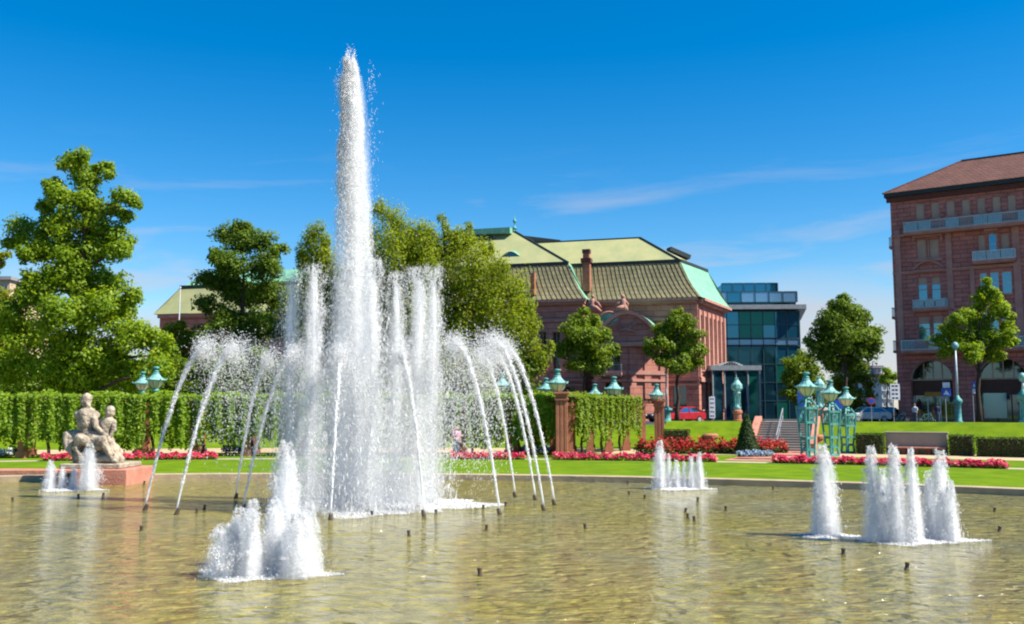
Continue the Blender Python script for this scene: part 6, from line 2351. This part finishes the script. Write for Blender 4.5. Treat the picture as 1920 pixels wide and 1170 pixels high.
def vapour(par, H, R0, R1, dens, loc=(0, 0, 0), streak=7.0, name='vapour', bias=-.8, pw=1.0):
    """fine spray too small to tell apart: a volume of even mist broken into upright streaks"""
    m = bpy.data.materials.new('spray_volume')
    m.use_nodes = True
    nt = m.node_tree
    nt.nodes.remove(nt.nodes['Principled BSDF'])
    pv = N(nt, 'ShaderNodeVolumePrincipled')
    pv.inputs['Color'].default_value = (0.985, 0.99, 1.0, 1)
    pv.inputs['Anisotropy'].default_value = 0.0
    t = N(nt, 'ShaderNodeTexCoord')
    sp = N(nt, 'ShaderNodeSeparateXYZ')
    nt.links.new(t.outputs['Object'], sp.inputs[0])
    x, y, z = sp.outputs
    rr_ = math_node(nt, 'SQRT', math_node(nt, 'ADD', math_node(nt, 'MULTIPLY', x, x), math_node(nt, 'MULTIPLY', y, y)))
    k = math_node(nt, 'SQRT', math_node(nt, 'MAXIMUM', math_node(nt, 'SUBTRACT', 1.0, math_node(nt, 'DIVIDE', z, H)), 0.0))
    lim = math_node(nt, 'MULTIPLY_ADD', k, R0 - R1, R1)
    fall = math_node(nt, 'MAXIMUM', math_node(nt, 'SUBTRACT', 1.0, math_node(nt, 'DIVIDE', rr_, lim)), 0.0)
    n_ = noise(nt, streak, 4, 0.65, sxyz=(1, 1, .14))
    nn = math_node(nt, 'MAXIMUM', math_node(nt, 'MULTIPLY_ADD', n_.outputs['Fac'], 3.2, bias), 0.0)
    # thinner where the column is wide, so that the same water fills it
    thin = math_node(nt, 'POWER', math_node(nt, 'DIVIDE', R1, lim), pw)
    d = math_node(nt, 'MULTIPLY', math_node(nt, 'MULTIPLY', math_node(nt, 'MULTIPLY', fall, nn), thin), dens)
    nt.links.new(d, pv.inputs['Density'])
    nt.links.new(pv.outputs[0], nt.nodes['Material Output'].inputs['Volume'])
    K_ = 10
    prof = [((R0 - R1) * math.sqrt(max(0, 1 - i / K_)) + R1 + .01, .01 + (H - .01) * i / K_) for i in range(K_ + 1)]
    o = MB().lathe(prof, 14).obj(name, m, par)
    o.location = loc
    o['kind'] = 'stuff'
    return o


def vertical_jet(label, px, py_top, D, wid, n, name='water_jet', group=None, core=.05, lean=0.0):
    p = at(px, 900, D)
    H = at(px, py_top, D).z
    b = (p.x, D, 0.0)
    t = thing(name, label, 'water jet', b, 0, group)
    nozzle_obj(t, (0, 0, 0), .18, .06)
    K = 50
    path, rad = [], []
    ph = rnd.uniform(0, 9)
    for i in range(K + 1):
        k = i / K
        path.append(Vector((lean * k + .03 * math.sin(ph + k * 7), .02 * math.cos(ph + k * 5), .14 + (H * .93 - .14) * k)))
        rad.append(core * (.55 + .8 * k) * (1 + .5 * math.sin(k * 41 + ph) * rnd.random()) * (1 if k < .9 else max(.1, 1 - (k - .9) * 9)))
    MB().tube(path, rad, 8, wob=.6).obj('stream', M['froth_core'], t, smooth=True)
    P, V = ballistic(n, H, wid * 2.0, 90, .68, .74)
    P[:, 0] += lean * P[:, 2] / H + .04 * noise1(P[:, 2] * 2.0, ph)
    streaks('spray', t, P + np.array(b), V, b, r_mean=.0030, lmin=.04, rmax=.008)
    vapour(t, H * .95, wid * 1.35, wid * .25, 9.0, streak=8, pw=.9)
    return t


# --- central plume
cp = thing('fountain_plume', 'tallest white central water plume of the fountain', 'water jet', (fb.x, fb.y, 0))
Hc = at(658, 100, fb.y).z
CD = fb.y
cx0 = fb.x


def xc(py):
    """centre line of the plume by height in the picture, slight sway"""
    return at(np.interp(py, [95, 160, 300, 500, 950], [660, 657, 660, 664, 662]), py, CD).x


nozzle_obj(cp, (0, 0, 0), .3, .14)
K = 120
path, rad = [], []
for i in range(K + 1):
    k = i / K
    py = 948 + (112 - 948) * k
    z = at(658, py, CD).z
    path.append(Vector((xc(py) - cx0 + .05 * noise1(np.array(z * 1.4), 2.0), .04 * noise1(np.array(z * 1.1), 4.0), z)))
    w_ = .05 + .10 * k + .07 * max(0, min(1, (k - .55) / .25))
    if k > .93:
        w_ *= max(.15, 1 - (k - .93) / .075)
    rad.append(w_ * (1 + .35 * rnd.uniform(-1, 1)))
MB().tube(path, rad, 12, wob=.7).obj('stream', M['froth_core'], cp, smooth=True)
P, V = ballistic(84000, Hc * .985, 1.5, 420, .6, .84, .025)
wpx = np.interp(P[:, 2] / Hc, [0, .3, .5, .68, .8, .9, 1.0], [.74, .62, .46, .34, .27, .22, .12])
rr = np.hypot(P[:, 0], P[:, 1])
sc_ = np.minimum(1, wpx * (1 + .25 * np.abs(nr.normal(size=len(P)))) / np.maximum(rr, 1e-6))
P[:, 0] *= sc_
P[:, 1] *= sc_
pyz = np.interp(P[:, 2], [at(658, float(q_), CD).z for q_ in np.linspace(955, 98, 80)], np.linspace(955, 98, 80))
P[:, 0] += np.interp(pyz, np.linspace(98, 955, 60), [xc(q_) - cx0 for q_ in np.linspace(98, 955, 60)]) + .05 * noise1(P[:, 2] * 1.3, 2.0) + .03 * noise1(P[:, 2] * 4, 5.)
# side burst near the top left and stray drops
nb = 1500
bp_ = at(640, 152, CD)
Pb = np.stack([bp_.x - cx0 + .1 + nr.normal(0, .12, nb), nr.normal(0, .1, nb), bp_.z + nr.normal(0, .13, nb) - .5 * nr.uniform(0, 1, nb) ** 3], 1)
ns_ = 1500
Pst = np.stack([nr.choice([-1, 1], ns_) * (.30 + nr.gamma(1.2, .10, ns_)), nr.normal(0, .3, ns_), nr.uniform(2, Hc * .97, ns_)], 1)
P = np.concatenate([P, Pb, Pst]) + np.array([fb.x, fb.y, 0])
V = np.concatenate([V, nr.normal(0, 1, (nb, 3)) + np.array([-1, 0, -2.]), nr.normal(0, 1, (ns_, 3)) + np.array([0, 0, -4.])])
streaks('spray', cp, P, V, (fb.x, fb.y, 0), r_mean=.0030, lmin=.045, rmax=.008)
vapour(cp, Hc * .95, .86, .12, 7.0, loc=(-.01, 0, 0), streak=6, pw=.7)
# --- tall vertical jets of the inner ring
for (px, py, dy, wid, n, lab, ln) in (
        (541, 512, .6, .36, 8500, 'left outer of the tall vertical jets beside the central plume', -.05),
        (579, 496, -1.6, .40, 11000, 'highest tall vertical jet left of the central plume', .04),
        (640, 530, 1.6, .36, 8500, 'tall vertical jet overlapping the left side of the plume', .05),
        (690, 488, -1.4, .42, 12000, 'tall vertical jet overlapping the right side of the plume', .05),
        (741, 510, 1.2, .36, 9000, 'thin tall vertical jet just right of the central plume', -.02),
        (783, 500, -1.2, .42, 12000, 'highest tall vertical jet right of the central plume', -.03),
        (809, 505, .4, .36, 9500, 'rightmost of the tall vertical jets', .02)):
    vertical_jet(lab, px, py, CD + dy, wid, n, group='tall vertical jets of the inner ring', core=.04, lean=ln)


# --- slanting ring jets
def arc_jet(label, px, py, apex_h=4.4, inward=1.75, n=2600, target=None, core=.055, fall=True):
    b = gnd(px, py, 0)
    c = Vector((fb.x, fb.y, 0)) if target is None else target
    d = (c - b)
    d.z = 0
    d.normalize()
    t = thing('ring_jet', label, 'water jet', (b.x, b.y, 0), 0, 'slanting jets of the outer ring')
    g = 9.81
    vz = math.sqrt(2 * g * apex_h)
    ta = vz / g
    vh = inward / ta
    nz_ = MB().tube([Vector((0, 0, -.2)), Vector((0, 0, .02)), Vector((d.x * .05, d.y * .05, .16))], [.07, .065, .045], 8)
    nz_.obj('nozzle', M['nozzle'], t)
    K = 40
    path, rad = [], []
    ph = rnd.uniform(0, 9)
    for i in range(K + 1):
        tt = ta * .84 * i / K
        k = i / K
        wob_ = .02 * k * math.sin(ph + k * 23)
        path.append(Vector((d.x * vh * tt + wob_, d.y * vh * tt + wob_, .12 + vz * tt - g * tt * tt / 2)))
        rad.append(core * (.42 + .45 * k) * (1 + .6 * k * math.sin(k * 57 + ph)) * (1 if k < .8 else max(.1, 1 - 4.5 * (k - .8))))
    rad = [max(.01, r_) for r_ in rad]
    MB().tube(path, rad, 8, wob=.6).obj('stream', M['froth_core'], t, smooth=True)
    # drops: tight at first, bursting into beads near the top, then falling
    u1 = nr.uniform(0, 1, n)
    first = nr.uniform(0, 1, n) < .42
    tt = np.where(first, ta * (.05 + .95 * u1 ** .7), ta * (.85 + .8 * u1 ** 1.3))
    k = tt / ta
    lose = np.clip((k - .72) / .5, 0, 1)
    fv = 1 + lose * nr.uniform(-.16, .03, n)
    fh = 1 + lose * nr.uniform(-.45, .35, n)
    sp = .018 + .035 * k + .10 * lose
    lat = nr.normal(0, 1, n) * .35 * lose
    # beads hang together in little clusters
    cl = np.floor(nr.uniform(0, 70, n)).astype(int)
    cl_t = nr.uniform(-.03, .03, 70)
    cl_f = nr.normal(0, .10, (70, 3))
    tt = tt + cl_t[cl] * lose
    px_ = b.x + d.x * vh * tt * fh - d.y * lat * tt + nr.normal(0, 1, n) * sp + cl_f[cl, 0] * lose
    py_ = b.y + d.y * vh * tt * fh + d.x * lat * tt + nr.normal(0, 1, n) * sp + cl_f[cl, 1] * lose
    pz_ = .12 + vz * fv * tt - g * tt * tt / 2 + nr.normal(0, 1, n) * sp + cl_f[cl, 2] * lose
    ok = pz_ > .03
    P = np.stack([px_, py_, pz_], 1)[ok]
    vel = np.stack([np.full(n, d.x * vh), np.full(n, d.y * vh), vz - g * tt], 1)[ok] + nr.normal(0, .9, (ok.sum(), 3))
    kk = k[ok]
    streaks('spray', t, P, vel, (b.x, b.y, 0), r_mean=.0058, shutter=.007, rmax=.018, lmin=.02)
    return t


for (px, py, h, inw, n, lab) in (
        (272, 957, 4.45, 1.9, 3200, 'leftmost slanting jet of the fountain ring'),
        (331, 965, 4.35, 1.75, 3200, 'second slanting jet from the left in the ring'),
        (442, 935, 4.3, 1.7, 2200, 'thin back jet left of the plume, third from the left'),
        (456, 957, 4.3, 1.7, 2800, 'slanting jet right behind the front foam geyser'),
        (620, 975, 4.2, 1.5, 2600, 'front ring jet standing left of the central plume'),
        (683, 953, 4.3, 1.2, 2200, 'front ring jet close right of the central plume'),
        (795, 968, 4.3, 1.5, 2800, 'front ring jet right of the plume, almost upright'),
        (937, 965, 4.5, 1.75, 3400, 'slanting ring jet leaning left, right of the veil'),
        (966, 932, 4.4, 1.7, 2000, 'thin back jet right of the veil'),
        (1004, 938, 4.4, 1.75, 2400, 'third slanting jet from the right in the ring'),
        (1020, 957, 4.6, 1.8, 3000, 'second slanting jet from the right in the ring'),
        (1040, 947, 4.5, 1.85, 2800, 'rightmost slanting jet of the fountain ring')):
    arc_jet(lab, px, py, h, inw * .86, int(n * 2.2))

# --- fine mist and falling drops inside the ring, foam sheet on the water
n = 18000
ang = nr.uniform(0, 2 * PI, n)
rr = np.sqrt(nr.uniform(0, 1, n)) * 2.6
zz = 6.2 * nr.uniform(0, 1, n) ** 1.7 * (1 - .45 * rr / 2.5)
P = np.stack([fb.x + .35 + rr * np.cos(ang), fb.y + rr * np.sin(ang), zz + .03], 1)
mist = thing('fountain_mist', 'thin white mist and falling drops round the central jets', 'water spray', (fb.x, fb.y, 0))
drops('droplets', mist, P, nr.gamma(2., .0024, n) + .002, np.stack([nr.normal(0, .12, n), nr.normal(0, .12, n), np.ones(n)], 1), nr.uniform(3, 9, n), (fb.x, fb.y, 0))

MB().lathe([(2.75, .01), (2.65, .4), (2.2, 2.0), (1.65, 4.0), (1.05, 6.2), (.6, 6.6)], 24, (.35, 0, 0)).obj('vapour', M['mist'], mist)['kind'] = 'stuff'


def foam_patch(label, c, rx, ry, n, holes=.35, group='foam patches on the pool', size=.06, hgt=.05):
    """churned white water lying on the surface: many flat lumps, thinner to the rim"""
    t = thing('foam_patch', label, 'foam', (c[0], c[1], 0), 0, group)
    ang = nr.uniform(0, 2 * PI, n)
    q_ = nr.uniform(0, 1, n) ** .62
    edge = 1 + .22 * np.sin(ang * 3 + 1) + .13 * np.sin(ang * 7 + 2) + .08 * np.sin(ang * 13)
    x = c[0] + rx * q_ * edge * np.cos(ang)
    y = c[1] + ry * q_ * edge * np.sin(ang)
    z = np.abs(nr.normal(0, hgt, n)) * (1.15 - q_) + .004
    P = np.stack([x, y, z], 1)
    r_ = size * nr.uniform(.4, 1.2, n) * (1.15 - .7 * q_)
    d = np.stack([np.cos(nr.uniform(0, 6.28, n)), np.sin(nr.uniform(0, 6.28, n)), nr.normal(0, .08, n)], 1)
    o = drops('foam', t, P, r_ * .45, d, np.full(n, 2.6), (c[0], c[1], 0))
    return t


foam_patch('wide white foam sheet under the central plume', (gnd(735, 950, 0).x, gnd(735, 948, 0).y), 2.35, 2.5, 16000, size=.07, hgt=.045)


# --- low foaming geysers
def geyser(label, px, py_base, py_top, half_px, n=3000, group='low foaming geysers', lean=0.0, dense=1.0, dy=0.0):
    b = gnd(px, py_base, 0)
    b.y += dy
    b.x *= (b.y / (b.y - dy))
    D = b.y
    top = at(px, py_top, D).z
    r0 = half_px * D / FPX
    t = thing('foam_geyser', label, 'water jet', (b.x, b.y, 0), 0, group)
    nozzle_obj(t, (0, 0, -.05), .12, .06)
    H = top
    lumpy_column(t, (0, 0, -.02), H * .82, lambda k: r0 * .42 * (.35 + .65 * (1 - k)) * max(.06, 1 - k ** 3) + .008, 'column', 40, 14, .5, (lean, 0))
    P, V = ballistic(n, H * 1.02, r0 * 2.4, 46, .7, .42, .012, tight=.1)
    rr = np.hypot(P[:, 0], P[:, 1])
    cap_ = r0 * (1.15 - .93 * np.clip(P[:, 2] / H, 0, 1) ** 1.4) * (1 + .3 * np.abs(nr.normal(size=len(P))))
    sc2 = np.minimum(1, cap_ / np.maximum(rr, 1e-6))
    P[:, 0] = P[:, 0] * sc2 + lean * P[:, 2] / H
    P[:, 1] *= sc2
    streaks('spray', t, P + np.array([b.x, b.y, 0]), V, (b.x, b.y, 0), r_mean=.0034 * (D / 20) ** .6, shutter=.008, rmax=.009 * (D / 20) ** .5, lmin=.014)
    vapour(t, H * .92, r0 * 1.2, r0 * .16, 15.0 * .6 / r0 ** .6, streak=3.2 / r0, bias=-.7, pw=.4)
    return t


# front left pair of geyser clumps
for (px, yb, yt, hw, n, lab, ln) in (
        (418, 1082, 985, 36, 5200, 'left shoulder spout of the front geyser clump', -.02), (445, 1080, 955, 30, 5200, 'spiky spout of the front geyser clump', .0), (468, 1084, 940, 28, 5600, 'thin tallest spout of the front left clump', .02), (480, 1078, 1000, 18, 2600, 'short right spout of the front left clump', .02),
        (514, 1078, 940, 30, 5600, 'left spout of the front right clump', .0), (533, 1068, 834, 38, 9200, 'tallest foaming spout in front of the plume', -.01), (556, 1084, 962, 34, 5600, 'broad spout right of the tallest front geyser', .0), (576, 1080, 945, 26, 4600, 'right edge spout of the front clump', .0)):
    geyser(lab, px, yb, yt, hw, n, lean=ln)
foam_patch('white foam skirt round the front left geysers', (gnd(490, 1078, 0).x, gnd(490, 1078, 0).y), 1.02, .55, 6500, size=.045, hgt=.04)
for (px, yb, yt, hw, n, lab, ln) in (
        (1549, 1006, 838, 27, 8200, 'single white geyser left of the right hand group', -.03), (1536, 1004, 890, 14, 2600, 'low shoulder spout of the single right geyser', -.02),
        (1640, 1016, 840, 22, 7000, 'leftmost spout of the right geyser group', -.01), (1660, 1012, 880, 18, 3200, 'low second spout of the right geyser group', .0), (1681, 1018, 838, 24, 7000, 'middle tallest spout of the right geyser group', .0), (1715, 1018, 845, 18, 5600, 'thin loop topped spout of the right geyser group', .0),
        (1745, 1010, 885, 20, 4000, 'low spout right of the thin one in the group', .0), (1768, 1014, 848, 26, 7000, 'broad rightmost spout of the right geyser group', .01), (1785, 1016, 905, 16, 3000, 'outermost low spout of the right geyser group', .02)):
    geyser(lab, px, yb, yt, hw, n, lean=ln)
foam_patch('thin foam ring under the single right geyser', (gnd(1548, 1006, 0).x, gnd(1548, 1006, 0).y), .58, .42, 2600, size=.05, hgt=.03)
foam_patch('long foam skirt under the right geyser group', (gnd(1710, 1014, 0).x, gnd(1710, 1014, 0).y), 1.25, .6, 5200, size=.05, hgt=.03)
for (px, yb, yt, hw, n, lab) in (
        (1238, 917, 828, 15, 4000, 'leftmost tallest spout of the far geyser group'), (1255, 917, 852, 7, 1200, 'thin second spout of the far geyser group'), (1269, 917, 864, 11, 2000, 'third low spout of the far geyser group'), (1283, 917, 866, 7, 1200, 'fourth thin spout of the far geyser group'), (1297, 917, 856, 11, 2200, 'fifth spout of the far geyser group'), (1312, 917, 850, 11, 2400, 'rightmost spout of the far geyser group')):
    geyser(lab, px, yb, yt, hw, n)
foam_patch('foam line under the far geyser group', (gnd(1272, 917, 0).x, gnd(1272, 917, 0).y), 1.0, .5, 2600, size=.07, hgt=.03)
for (px, yb, yt, hw, n, lab) in (
        (93, 919, 864, 13, 2400, 'left spout of the geysers before the statue'), (116, 919, 876, 9, 1500, 'second small spout before the statue'), (137, 919, 874, 9, 1500, 'third small spout before the statue'), (165, 920, 834, 19, 4600, 'tallest geyser hiding part of the statue plinth')):
    geyser(lab, px, yb, yt, hw, n)
foam_patch('foam line under the geysers before the statue', (gnd(130, 919, 0).x, gnd(130, 919, 0).y), 1.0, .5, 2400, size=.07, hgt=.03)

# --- idle nozzles standing in the water
noz = None
for (px, py, lab) in (
        (265, 996, 'alone below the leftmost slanting jet'), (767, 1005, 'in front of the plume foam, left of two'), (912, 994, 'in front of the plume foam, right of two'), (900, 1079, 'nearest the bottom middle of the picture'), (1098, 992, 'right of the ring, by itself'),
        (1290, 972, 'in the middle cluster, tallest'), (1302, 977, 'in the middle cluster, lowest right'), (1308, 940, 'in front of the far geysers, right side'), (1361, 957, 'right of the middle cluster'), (1180, 928, 'left of the far geysers, nearer one'), (1209, 935, 'just left below the far geysers'), (1177, 908, 'left of the far geysers, by the rim'), (1450, 918, 'alone near the rim between geyser groups'),
        (1581, 1040, 'below the single right geyser'), (1865, 960, 'right of the geyser group, far one'), (1874, 997, 'right of the geyser group, near one'), (147, 934, 'below the statue geysers, left'), (193, 931, 'below the statue geysers, right'), (369, 962, 'between the left slanting jets and the clump'), (383, 955, 'behind the left front clump'), (697, 967, 'at the front foam edge left of centre'), (817, 964, 'at the front foam edge right of centre'), (906, 955, 'at the right foam edge'), (948, 949, 'beyond the leaning right jet'), (1285, 961, 'in the middle cluster, leftmost'), (24, 940, 'at the far left, below the wall'), (270, 908, 'by the rim left of the slanting jets'), (1700, 1068, 'below the right geyser group')):
    b = gnd(px, py, 0)
    if noz is None:
        noz = MB().lathe([(.045, -.3), (.045, .015), (.035, .025), (.033, .085), (.041, .09), (.041, .118), (.025, .125)], 10).obj('fountain_nozzle', M['nozzle'], None)
        o = noz
    else:
        o = noz.copy()
        COL.objects.link(o)
    o.location = (b.x, b.y, 0)
    o.rotation_euler = (rnd.uniform(-.12, .12), rnd.uniform(-.18, .18), 0)
    tag(o, 'dark idle pool nozzle ' + lab, 'nozzle', 'idle nozzles in the pool')
